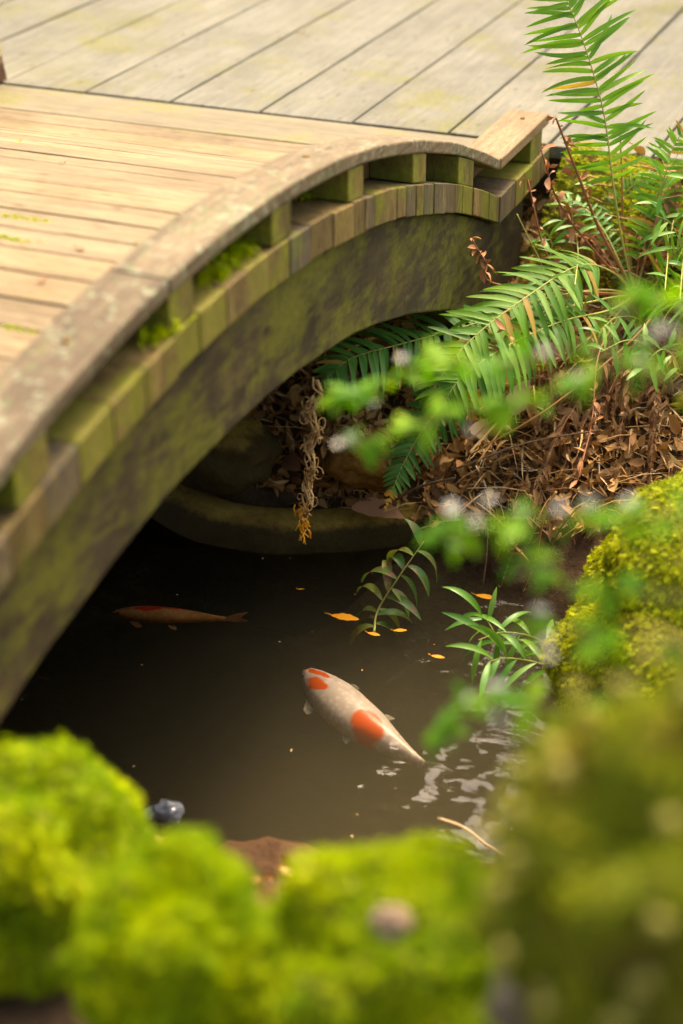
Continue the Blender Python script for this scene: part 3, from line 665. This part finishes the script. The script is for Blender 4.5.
# bare dead stalks
for k, (pts, r_, mt) in enumerate([([(600, 230, 4.75), (578, 175, 4.65), (556, 118, 4.55)], .0055, 'deadstem'), ([(598, 255, 4.8), (560, 205, 4.7), (541, 150, 4.62)], .004, 'deadstem'),
        ([(572, 290, 4.75), (545, 250, 4.68), (528, 180, 4.62)], .004, 'deadstem'), ([(624, 230, 4.85), (622, 180, 4.8), (620, 128, 4.75)], .004, 'straw'),
        ([(632, 250, 4.85), (655, 200, 4.75), (670, 172, 4.7)], .0045, 'rachis'), ([(500, 285, 4.6), (486, 262, 4.58), (471, 238, 4.55)], .003, 'deadstem'),
        ([(560, 290, 4.75), (535, 250, 4.7), (517, 214, 4.66)], .003, 'rachis'), ([(650, 320, 4.6), (560, 400, 4.5), (470, 455, 4.5)], .0035, 'straw'),
        ([(600, 350, 4.6), (592, 420, 4.5), (578, 480, 4.4)], .003, 'deadstem'), ([(600, 330, 4.6), (540, 365, 4.5), (505, 330, 4.4)], .0022, 'deadstem')]):
    sb = MB(); P = spline([CR] + D(*pts), 20); sb.tube(P, [r_*(1-.45*i/19) for i in range(20)], 6, random.random())
    if mt == 'deadstem':
        for i in range(10, 20):
            for _ in range(2): dry_leaf(sb, P[i], random.uniform(.015, .05), random.uniform(.6, 1), elong=2.6, curl=2.2)
    sb.build('bare_stalk', M[mt], fern, CR)
# loose stalks lying on the bank
for (a, b_, r_, mt, lab) in [((470, 452), (566, 372), .0035, 'straw', 'orange brown stalk lying diagonally, longest one below the fern'), ((478, 462), (532, 385), .003, 'straw', 'pale stalk lying beside the longest orange one'),
        ((470, 440), (520, 412), .0028, 'deadstem', 'short reddish twig above the orange stalks'), ((452, 470), (600, 430), .0025, 'twig', 'thin brown twig crossing under the orange stalks'),
        ((536, 560), (556, 492), .0035, 'straw', 'orange stalk leaning down into the water by the mossy boulder'), ((515, 575), (508, 500), .0025, 'twig', 'brown twig leaning down into the water'),
        ((497, 560), (530, 495), .0022, 'deadstem', 'reddish twig beside the leaning brown twig'), ((380, 508), (455, 478), .004, 'twig', 'grey brown stick by the yellow fern tip'),
        ((286, 505), (370, 500), .003, 'twig', 'stick lying along the pond edging'), ((545, 575), (575, 510), .0022, 'twig', 'thin twig touching the mossy boulder at the water'), ((482, 590), (486, 520), .002, 'twig', 'leftmost twig dipping in the water below the fern')]:
    p0 = atz(*a, .3); p1 = atz(*b_, .35)
    for _ in range(6):
        p0 = atz(*a, max(0, ground(p0.x, p0.y)) + .03); p1 = atz(*b_, max(0, ground(p1.x, p1.y)) + .06)
    o = (p0+p1)/2; sb = MB(); sb.tube(spline([p0, o + Vector((random.gauss(0, .01), 0, .02)), p1], 9), [r_]*9, 6, random.random())
    tag(sb.build('fallen_stalk', M[mt], None, o), lab, 'twig', 'stalks and twigs on the far bank')

# hanging chain of dried stems below the bridge
hp = atd(316, 378, 4.02); hang = empty('hanging_dry_vine', hp, 'dried brown vine hanging in loops from the bridge beam, orange roots at its tip', 'vine')
vb = MB(); rootb = MB()
for s in range(5):
    pts = []; L = random.uniform(.30, .385); ph = random.random()*6; x0 = random.gauss(0, .007)
    for i in range(22):
        t_ = i/21; z = -L*t_
        pts.append(hp + Vector((x0 - .03*t_ + .012*math.sin(ph + t_*22 + s) , .01*math.cos(ph + t_*19), z + .006*math.sin(t_*40 + ph))))
    vb.tube(pts, .0024, 5, random.uniform(.5, 1))
    for i in range(4, 22, 2):
        p = pts[i]; r_ = random.uniform(.006, .013); a = random.random()*6; e1 = Vector((math.cos(a), math.sin(a), 0)); lp = [p + e1*r_*(1-math.cos(w)) + Vector((0, 0, -r_*1.4*math.sin(w))) for w in np.linspace(0, 6.28, 9)]
        vb.tube(lp, .0014, 4, random.uniform(.3, 1))
    for k in range(3): dry_leaf(vb, pts[random.randint(3, 20)], random.uniform(.012, .026), random.uniform(.4, 1.), elong=2)
vb.build('stems', M['vine'], hang, hp)
pe_ = hp + Vector((-.03, 0, -.350))
for k in range(46):
    p = pe_ + Vector((random.gauss(-.008, .008), random.gauss(0, .01), random.uniform(-.085, .02))); d = Vector((random.gauss(0, .5), random.gauss(0, .5), -1)).normalized()*random.uniform(.012, .03)
    rootb.tube([p, p + d*.5 + Vector((random.gauss(0, .003), 0, 0)), p+d], .0018, 4)
rootb.build('root_tip', M['yellowleaf'], hang, hp)
# dry strip stuck beneath the beam
sp = MB(); P = spline(D((345, 352, 4.5), (372, 338, 4.55), (392, 334, 4.6), (414, 333, 4.66)), 26)
for i, p in enumerate(P):
    sp.tube([p + Vector((-.008, 0, -.006)), p + Vector((.004, -.004, .008))], .0038, 6, random.uniform(.3, 1))
sp.tube(P, .004, 6, .5)
tag(sp.build('curled_dry_frond', M['straw'], None, P[12]), 'narrow ribbed straw coloured strip curled along the beam underside behind the fern', 'dead frond')

# ------------------------------------------------------------------ plants at the water
def sprig(name, label, cat, base, pts, leaves, mat, L, W, smat=None, r=.003, group=None, o=None, droop=.7, nsd=1.):
    e = empty(name, base, label, cat, group); P = spline([base] + pts, 24); sb = MB(); sb.tube(P, [r*(1-.6*i/23) for i in range(24)], 6, .4)
    sb.build('stem', smat or M['rachis'], e, base)
    for i in range(leaves):
        t_ = .12 + .86*i/(leaves-1); k = min(22, int(t_*23)); p = P[k]; T = (P[k+1]-P[k]).normalized()
        to = (CAM-p).normalized(); Sd = T.cross(to).normalized()*(1 if i % 2 else -1)
        d = Sd*nsd*random.uniform(.35, 1.2) + T*random.uniform(.1, .8) + to*random.uniform(-.4, .5); lb = MB(); ll = L*random.uniform(.7, 1.1)*(1 - .3*abs(t_-.5))
        lb.blade(p, d, to*.5 + Vector((0, 0, .8)), ll, W*random.uniform(.8, 1.1), 9, droop*random.uniform(.6, 1.5), .3, random.uniform(0, .5), lambda t: math.sin(math.pi*min(1, t*.96+.03))**.9, random.gauss(0, .3), random.random())
        lb.build('leaf', mat, e, base)
    return e
wp = atz(374, 632, 0)
sprig('water_plant', 'browning lance leaved plant standing in the dark water beside the spotted fish', 'plant', wp, D((378, 610, 4.46), (398, 578, 4.42), (424, 541, 4.40)), 17, M['sick'], .14, .027, r=.0035, droop=2.0)
for (bx, by, lab, pts) in [((556), 660, 'green lance leaved sprig lying out over the water from the mossy boulder', [(540, 640, 4.2), (505, 632, 4.2), (478, 640, 4.2)]),
                         (560, 672, 'light green sprig low on the water just below the first one', [(535, 662, 4.15), (505, 658, 4.15), (488, 662, 4.15)]),
                         (500, 652, 'short upright green sprig at the tip of the other two water edge sprigs', [(498, 640, 4.2), (488, 622, 4.2), (478, 612, 4.2)])]:
    b0 = atz(bx, by, .02)
    sprig('water_edge_sprig', lab, 'plant', b0, [atz(x, y, .05 + .02*i) for i, (x, y, d) in enumerate(pts)], 9, M['lance'], .14, .018, r=.002, group='sprigs at the water edge', droop=1.0, nsd=.5)
for (px, lab, pts) in [((592, 330), 'green narrow leaved sprig in the litter just below the fern crown', [(585, 305, 4.7), (560, 300, 4.6), (540, 315, 4.5)]),
                       ((660, 395), 'light green drooping sprig at the right edge above the mossy boulder', [(655, 355, 4.5), (630, 340, 4.4), (600, 352, 4.3)]),
                       ((690, 400), 'long leaved sprig cut off by the right edge above the boulder', [(675, 360, 4.4), (660, 350, 4.3), (640, 372, 4.2)]),
                       ((575, 285), 'slender upright sprig between the bridge end and the fern crown', [(578, 250, 4.8), (572, 215, 4.75), (575, 180, 4.7)]),
                       ((665, 290), 'leafy sprig at the right edge in front of the deck', [(668, 240, 4.7), (660, 190, 4.65), (680, 150, 4.6)]),
                       ((548, 300), 'low sprig right beside the dark end of the bridge beam', [(545, 275, 4.8), (552, 245, 4.75), (540, 225, 4.72)]),
                       ((680, 300), 'broader sprig half cut off by the right edge beside the fern crown', [(682, 255, 4.6), (672, 225, 4.55), (655, 215, 4.5)]),
                       ((652, 345), 'bright sprig low in front of the fern crown', [(640, 320, 4.6), (615, 318, 4.5), (598, 335, 4.45)])]:
    p = atz(*px, .5)
    for _ in range(5): p = atz(*px, ground(p.x, p.y))
    sprig('bank_sprig', lab, 'plant', p, D(*pts), 12, M['lance'], .09, .014, r=.002, group='leafy sprigs on the far bank', droop=.5)

# ------------------------------------------------------------------ foreground flowering shrub
root = Vector((.42, 1.35, .70))
shrub = empty('flowering_shrub', root, 'green leaved shrub with small white flowers, twigs reaching in from the right', 'shrub')
flower_me = None
def make_flower():
    b = MB()
    for k in range(5):
        a = k*1.2566; d = Vector((math.cos(a), math.sin(a), .45))
        b.blade(Vector((0, 0, 0)), d, Vector((0, 0, 1)), .011, .009, 4, 0, .2, .5, lambda t: math.sin(math.pi*min(1, t*.85+.1))**.6, 0, random.random())
    o = b.build('flower', M['petal'], None); o.parent = shrub; return o
twigs = [  # (points px,py,depth), leaves, flowers
    ([(760, 420, 1.9), (683, 345, 1.95), (610, 372, 2.0), (560, 392, 2.05), (470, 410, 2.1), (400, 432, 2.15), (330, 446, 2.2)], 40, [(610, 335), (645, 338), (470, 430), (338, 444), (352, 440), (545, 352), (580, 380)]),
    ([(760, 430, 1.8), (700, 400, 1.85), (600, 350, 1.95), (500, 365, 2.1), (430, 362, 2.2), (370, 388, 2.3), (335, 398, 2.35)], 44, [(402, 358), (440, 358), (374, 404), (395, 382), (640, 360), (660, 330)]),
    ([(780, 560, 1.7), (700, 520, 1.75), (620, 515, 1.85), (540, 520, 1.95), (470, 530, 2.0), (425, 540, 2.05)], 34, [(458, 544), (452, 508), (490, 500), (520, 512), (560, 508), (590, 503), (612, 508), (630, 503), (475, 520)]),
    ([(780, 640, 1.65), (690, 600, 1.75), (610, 590, 1.85), (560, 575, 1.95), (510, 552, 2.0)], 18, [(540, 610), (548, 640), (520, 575)]),
    ([(720, 780, 1.5), (620, 735, 1.7), (540, 705, 1.85), (490, 700, 1.95), (450, 720, 2.0), (425, 760, 2.0)], 30, [(497, 688), (470, 700), (500, 720)]),
    ([(760, 330, 1.9), (700, 320, 1.95), (650, 300, 2.0), (600, 330, 2.05)], 22, [(625, 312), (648, 345), (675, 330)]),
    ([(690, 650, 1.7), (600, 640, 1.85), (555, 625, 1.95), (505, 640, 2.0)], 12, [(548, 655)]),
]
first = None
for pts, nl, fl in twigs:
    P0 = D(*pts); P = spline([root, root.lerp(P0[0], .55) + Vector((.05, .0, .12))] + P0, 60); sb = MB(); sb.tube(P, [.0042*(1-.75*i/59) for i in range(60)], 6, .4)
    st = sb.build('twig', M['twig'], shrub, root); lf = MB(); PV = P[18:]
    for i in range(int(nl*1.7)):
        k = int(random.random()**.8*(len(PV)-2)); p = PV[k]; T = (PV[k+1]-p).normalized()
        d = (Vector((random.gauss(0, 1), random.gauss(0, 1), random.gauss(.1, .6)))).normalized()*.9 + T*.5
        L = random.uniform(.024, .046)
        lf.blade(p, d, Vector((random.gauss(0, .4), random.gauss(0, .4), 1)), L, L*.42, 5, .3, .25, .2, lambda t: math.sin(math.pi*min(1, t*.92+.06))**.8, 0, random.random())
    q = lf.build('leaves', M['bush'], None, root); q.parent = st; q.location = (0, 0, 0)
    for (fx, fy) in fl:
        best = min(PV, key=lambda p: ((lambda v: (341.5 + F*v.dot(_r)/v.dot(FW) - fx)**2 + (512 - F*v.dot(UP)/v.dot(FW) - fy)**2)(p-CAM)))
        dd = (best-CAM).dot(FW); p = atd(fx, fy, dd)
        if first is None: first = make_flower(); fo = first
        else: fo = first.copy(); COL.objects.link(fo); fo.parent = shrub
        fo.location = p - root; fo.rotation_euler = (random.uniform(-.3, .9), random.uniform(-.5, .5), random.uniform(0, 6)); s_ = random.uniform(.65, 1.0); fo.scale = (s_,)*3
        if (best-p).length > .008:
            pb = MB(); pb.tube([best, (best+p)/2 + Vector((0, 0, .003)), p], .0008, 4, .4); z_ = pb.build('flower_stalk', M['twig'], None, root); z_.parent = shrub; z_.location = (0, 0, 0)
if first is not None:
    first.data.transform(Matrix.Translation(root)) if False else None

# ------------------------------------------------------------------ koi
def koimat(name, base, red, spots, sc=70.):
    t = NT(name); c = t.n('ShaderNodeTexCoord'); v = c.outputs['Object']
    vo = t.n('ShaderNodeTexVoronoi'); vo.inputs['Scale'].default_value = sc; t.l(v, vo.inputs['Vector'])
    col = t.mix(t.ramp(vo.outputs['Distance'], [(.2, 0.), (.6, .5)]), base, tuple(x*.55 for x in base))
    nz = t.n('ShaderNodeTexNoise'); nz.inputs['Scale'].default_value = 30.; t.l(v, nz.inputs['Vector'])
    add = t.n('ShaderNodeVectorMath'); add.operation = 'MULTIPLY_ADD'; t.l(nz.outputs['Color'], add.inputs[0]); add.inputs[1].default_value = (.02,)*3; t.l(v, add.inputs[2])
    for (cx, cy, cz, rx, ry) in spots:
        mp = t.n('ShaderNodeMapping'); mp.vector_type = 'POINT'; k = 1/rx, 1/ry, 1/.09
        mp.inputs['Scale'].default_value = k; mp.inputs['Location'].default_value = (-(cx+.01)*k[0], -(cy+.01)*k[1], -(cz+.01)*k[2]); t.l(add.outputs[0], mp.inputs['Vector'])
        ln = t.n('ShaderNodeVectorMath'); ln.operation = 'LENGTH'; t.l(mp.outputs[0], ln.inputs[0])
        col = t.mix(t.ramp(ln.outputs['Value'], [(.80, 1.), (1.10, 0.)]), col, red)
    return t.done(t.pbsdf(col, .35, .4, t.bump(vo.outputs['Distance'], .15, .002)).outputs[0])
def koi(name, label, head, tail, L, Wd, Ht, mat, finmat, z, bend=.0):
    """body: lofted rings along +X from nose (0) to tail stalk (L); local frame then turned to face nose -> tail"""
    e = empty(name, (head.x, head.y, z), label, 'fish', None, math.atan2(tail.y-head.y, tail.x-head.x))
    prof = [(0, .02), (.02, .22), (.06, .42), (.12, .62), (.2, .82), (.3, .96), (.4, 1.), (.52, .94), (.64, .84), (.76, .66), (.86, .48), (.94, .34), (1., .26)]
    vs = []; fs = []; n = 20
    P = []
    for (s, w) in prof: P.append((s, w))
    S_ = np.linspace(0, 1, 44); Wv = np.interp(S_, [p[0] for p in P], [p[1] for p in P]); Wv = np.convolve(np.pad(Wv, 1, 'edge'), [.25, .5, .25], 'valid'); Wv[0] = .05
    for s, w in zip(S_, Wv):
        yb = bend*math.sin(s*math.pi)*L; wh = Wd/2*w*(1 if s < .6 else 1-.45*(s-.6)/.4); hh = Ht/2*(w*.9+.1*(s > .03))
        for k in range(n):
            a = 2*math.pi*k/n; vs.append((s*L, yb + wh*math.cos(a), hh*math.sin(a)))
    for i in range(43):
        for k in range(n): fs.append((i*n+k, i*n+(k+1) % n, (i+1)*n+(k+1) % n, (i+1)*n+k))
    fs += [tuple(reversed(range(n))), tuple(43*n+k for k in range(n))]
    b = MB(); b.add(vs, [f[::-1] for f in fs], .5)
    body = b.build('body', mat, None); body.parent = e
    def fin(nm, pts, th=.0008, par=e):
        b = MB(); P3 = [Vector(p) for p in pts]; m = len(P3)
        nn = (P3[1]-P3[0]).cross(P3[2]-P3[0]).normalized()*th
        b.add([p+nn for p in P3] + [p-nn for p in P3], [tuple(range(m)), tuple(reversed(range(m, 2*m)))] + [(i, i+m, (i+1) % m + m, (i+1) % m) for i in range(m)], .5)
        o = b.build(nm, M['veil'] if (nm != 'dorsal_fin' and finmat is M['finp']) else finmat, None, smooth=False); o.parent = par; return o
    w = Wd/2
    for s in (-1, 1):
        fin('pectoral_fin', [(L*.17, s*w*.75, -.012), (L*.20, s*w*1.1, -.014), (L*.235, s*w*1.42, -.018), (L*.27, s*w*1.45, -.02), (L*.285, s*w*1.2, -.018), (L*.25, s*w*.85, -.012)])
        fin('pelvic_fin', [(L*.5, s*w*.8, -.016), (L*.54, s*w*1.25, -.02), (L*.59, s*w*1.35, -.022), (L*.58, s*w*.9, -.018)])
        eb = MB(); ex, ey, ez = L*.065, s*w*.42, Ht*.1; r_ = L*.011; eb.tube([(ex, ey-s*r_*.6, ez), (ex, ey+s*r_*.2, ez), (ex, ey+s*r_*.7, ez)], [r_, r_*.9, r_*.3], 8); o = eb.build('eye', M['eye'], None); o.parent = e
    yb = bend*L
    fin('dorsal_fin', [(L*.36, yb*.9, Ht*.44), (L*.42, yb*.96, Ht*.465), (L*.5, yb+.002, Ht*.475), (L*.62, yb*.93+.001, Ht*.385), (L*.70, yb*.8, Ht*.34), (L*.5, yb, Ht*.42)])
    fin('tail_fin', [(L*.98, 0, Ht*.08), (L*1.10, .012, Ht*.30), (L*1.18, .02, Ht*.30), (L*1.12, .012, 0), (L*1.18, .02, -Ht*.34), (L*1.08, .01, -Ht*.3), (L*.98, 0, -Ht*.08)])
    return e
t = NT('fish_eye'); M['eye'] = t.done(t.pbsdf((.01,.01,.01), .1, .6).outputs[0])
M['finp'] = leafmat('fin_pale', [(.1, (.66,.58,.54)), (.9, (.72,.64,.60))], .2, .5, .2)
t = NT('tail_veil'); tb_ = t.n('ShaderNodeBsdfTransparent'); pb_ = t.pbsdf((.5,.45,.38), .5, .2); mx = t.n('ShaderNodeMixShader'); mx.inputs[0].default_value = .4
t.l(tb_.outputs[0], mx.inputs[1]); t.l(pb_.outputs[0], mx.inputs[2]); M['veil'] = t.done(mx.outputs[0])
t = NT('fin_orange'); M['fino'] = t.done(t.pbsdf((.40,.17,.06), .5, .3).outputs[0])
h1 = atz(303, 656, -.05); t1 = atz(424, 737, -.05); L1 = (t1-h1).length
k1 = koimat('white_red_koi', (.66,.53,.45), (.66,.085,.006), [(.062, -.003, .02, .044, .0115), (.098, -.034, .0, .046, .017), (.0, .0, .01, .022, .03), (.290, -.034, .02, .056, .036), (.225, .040, .03, .026, .008)])
koi('koi_fish', 'large white koi with bright orange red patches swimming near the surface', h1, t1, L1, .122, .10, k1, M['finp'], -.095, -.03).rotation_euler.y = .09
h2 = atz(112, 618, -.05); t2 = atz(226, 625, -.05); L2 = (t2-h2).length
k2 = koimat('copper_koi', (.80,.36,.10), (.75,.05,.02), [(.10, .0, .03, .04, .012), (.155, .012, .03, .05, .008)])
k2 = koi('koi_fish', 'slim copper orange koi with a red band gliding in the dark water under the bridge', h2, t2, L2, .052, .042, k2, M['fino'], -.032, .01)

# pale stick on the water
p0, p1 = atz(438, 818, .012), atz(506, 856, .012); sb = MB(); sb.tube(spline([p0, p0.lerp(p1, .35) + Vector((.004, .006, .006)), p0.lerp(p1, .7), p1], 14), [.002, .003, .0028, .003, .0025, .003, .0032, .0025, .003, .0025, .0028, .002, .0015, .001], 7, .9)
tag(sb.build('floating_stick', M['tanleaf'], None, p0), 'pale wet stick floating on the water behind the moss mounds', 'stick')
# little moss tufts on the ledge of the bridge
for (x, y, n_, lab) in [(238, 255, 140, 'moss tuft on the plank ends, highest one under the cap rail'), (162, 330, 200, 'bright yellow green moss tuft on the plank ends in the middle of the ledge'), (218, 275, 130, 'moss tuft on the plank ends against the third spacer block'),
                        (305, 196, 110, 'small moss tuft on the plank ends beside a spacer block'), (70, 214, 0, '')]:
    if not n_: continue
    p = None
    for k in range(3000):
        Xq = XO + .004 - k*.00005*2; q = ray(x, y); q = CAM + q*(Xq/q.x)
        if q.z <= top(q.y) + .003: p = q; break
    if p is None: continue
    PP = np.array([(p.x + random.gauss(0, .013), p.y + random.gauss(0, .028), 0) for _ in range(n_)]); PP[:, 0] = PP[:, 0].clip(-9, XO+.006); PP[:, 2] = [top(q[1]) + .004 for q in PP]
    NN = np.tile(np.array([0, 0, 1.]), (n_, 1)); A, T, Rr = feathers(PP, NN, .02, .009, 1.0, 3, patchf=None)
    o = np_mesh('moss_tuft', A, T, Rr.clip(.5, 1), M['mossfront'], None, False, (p.x, p.y, top(p.y)))
    tag(o, lab, 'moss', 'moss tufts on the bridge ledge')

for (x, y, lab) in [(20, 216, 'thin bright moss strip in a plank gap at the left edge, the farther of two'), (8, 237, 'thin bright moss strip in a plank gap at the left edge, the nearer of two'), (3, 325, 'bright yellow green moss spot by the left edge, nearest on the planks')]:
    p = atz(x, y, 1.15)
    for _ in range(6): p = atz(x, y, top(p.y) + .004)
    PP = np.array([(p.x + random.gauss(0, .035), p.y + random.gauss(0, .004), 0) for _ in range(120)]); PP[:, 2] = [top(q[1]) - .002 for q in PP]
    A, T, Rr = feathers(PP, np.tile(np.array([0, 0, 1.]), (120, 1)), .009, .006, 1.0, 3)
    tag(np_mesh('moss_strip', A, T, Rr.clip(.5, 1), M['mossfront'], None, False, (p.x, p.y, p.z)), lab, 'moss', 'moss strips between the planks')
for (x, y, s_, lab) in [(64, 163, .016, 'tiny brown crumb of leaf on the bridge planks'), (20, 141, .02, 'small orange leaf scrap near the far left of the planks'), (76, 247, .022, 'grey brown leaf scrap lying on a middle plank'), (45, 279, .02, 'dark leaf scrap on the nearer planks'), (137, 243, .02, 'pale leaf scrap close to the cap rail'), (300, 32, .03, 'small dark leaf lying on a deck seam')]:
    p = atz(x, y, 1.1)
    for _ in range(6): p = atz(x, y, (top(p.y) if p.y < 4.9 else .872) + .004)
    big_leaf(lab, p, s_, M['yellowleaf'] if 'orange' in lab else M['brownleaf'], (random.gauss(0, 1), random.gauss(0, 1), .05), (0, 0, 1), 1.8, 'leaf', .1, .2, .3, 'leaf_scrap', 'leaf scraps on the planks')
# ------------------------------------------------------------------ trees behind (seen only in the water)
def tree(label, x, y, h, cr, seed, n=2600, z0=.75):
    random.seed(seed); e = empty('broadleaf_tree', (x, y, z0), label, 'tree', 'trees around the garden'); o = e.location
    tb = MB(); P = spline([(x, y, z0-.1), (x+random.gauss(0, .1), y, z0+h*.3), (x+random.gauss(0, .3), y+random.gauss(0, .2), z0+h*.65), (x+random.gauss(0, .3), y, z0+h)], 16)
    tb.tube(P, [.22*(1-.85*i/15) for i in range(16)], 10, .5); lb = MB(); tips = []
    for k in range(16):
        b0 = P[4 + k*11//16]; a = k*2.4; r_ = cr*random.uniform(.5, 1.); tip = b0 + Vector((math.cos(a)*r_, math.sin(a)*r_, random.uniform(.1, .9)))
        tb.tube([b0, (b0+tip)/2 + Vector((0, 0, .15)), tip], [.06, .04, .015], 6, .5); tips += [tip, (b0+tip)/2, b0.lerp(tip, .75)]
    for k in range(n):
        c = random.choice(tips); p = c + Vector((random.gauss(0, .38), random.gauss(0, .38), random.gauss(0, .3)))
        d = Vector((random.gauss(0, 1), random.gauss(0, 1), random.gauss(-.2, .5))); L = random.uniform(.12, .22)
        lb.blade(p, d, Vector((random.gauss(0, .5), random.gauss(0, .5), 1)), L, L*.6, 2, .3, .2, 0, lambda t: math.sin(math.pi*min(1, t*.9+.1)), 0)
    tb.build('trunk', M['bark'], e, o); lb.build('crown', M['canopy'], e, o)
TREES = [(-8.6, 9.2, 8.5, 2.2, 1, 'tall tree far behind the left end of the deck'), (-6.3, 11.2, 8.5, 1.9, 2, 'tree behind the middle of the deck, seen in the pond as a reflection'),
         (0., 11.6, 8.0, 1.9, 3, 'tree behind the deck right of the bridge line'), (2.2, 10.6, 7.5, 2.1, 4, 'tree behind the right end of the deck'), (-9.5, 6.0, 8.0, 2.2, 5, 'tree on the left beyond the pond')]
for x, y, h, cr, sd_, lab in TREES: tree(lab, x, y, h, cr, sd_)

# ------------------------------------------------------------------ light, world, camera
SUN_EL, SUN_AZ = R(59), R(6)       # azimuth measured from +Y towards +X
w = bpy.data.worlds.new('World'); S.world = w; w.use_nodes = True; nt = w.node_tree; nt.nodes.clear()
sky = nt.nodes.new('ShaderNodeTexSky'); sky.sky_type = 'NISHITA'; sky.sun_disc = False; sky.sun_elevation = SUN_EL; sky.sun_rotation = SUN_AZ; sky.air_density = 1.; sky.dust_density = 7.; sky.ozone_density = .3
bg = nt.nodes.new('ShaderNodeBackground'); bg.inputs['Strength'].default_value = .15; ow = nt.nodes.new('ShaderNodeOutputWorld')
nt.links.new(sky.outputs[0], bg.inputs[0]); nt.links.new(bg.outputs[0], ow.inputs[0])
sl = bpy.data.lights.new('sun', 'SUN'); sl.energy = 1.1; sl.angle = R(12); sl.color = (1., .92, .76)
so = bpy.data.objects.new('sun', sl); COL.objects.link(so)
sd_ = Vector((math.sin(SUN_AZ)*math.cos(SUN_EL), math.cos(SUN_AZ)*math.cos(SUN_EL), math.sin(SUN_EL)))
so.rotation_euler = sd_.to_track_quat('Z', 'Y').to_euler(); so.location = sd_*20
cd = bpy.data.cameras.new('camera'); co = bpy.data.objects.new('camera', cd); COL.objects.link(co); S.camera = co
cd.sensor_fit = 'VERTICAL'; cd.sensor_height = 36; cd.sensor_width = 24; cd.lens = F/1024*36; cd.clip_start = .05; cd.clip_end = 500
co.location = CAM; co.rotation_euler = Matrix((_r, UP, -FW)).transposed().to_euler()
cd.dof.use_dof = True; cd.dof.focus_distance = 4.45; cd.dof.aperture_fstop = 1.5; cd.dof.aperture_blades = 0
S.view_settings.view_transform = 'Standard'; S.view_settings.look = 'None'; S.view_settings.exposure = 1.88; S.view_settings.use_white_balance = True; S.view_settings.white_balance_temperature = 7600; S.view_settings.white_balance_tint = 10; S.view_settings.gamma = 1
S.cycles.max_bounces = 8; S.cycles.transparent_max_bounces = 12; S.cycles.use_denoising = True
S.cycles.caustics_reflective = False; S.cycles.caustics_refractive = False; S.cycles.sample_clamp_indirect = 6
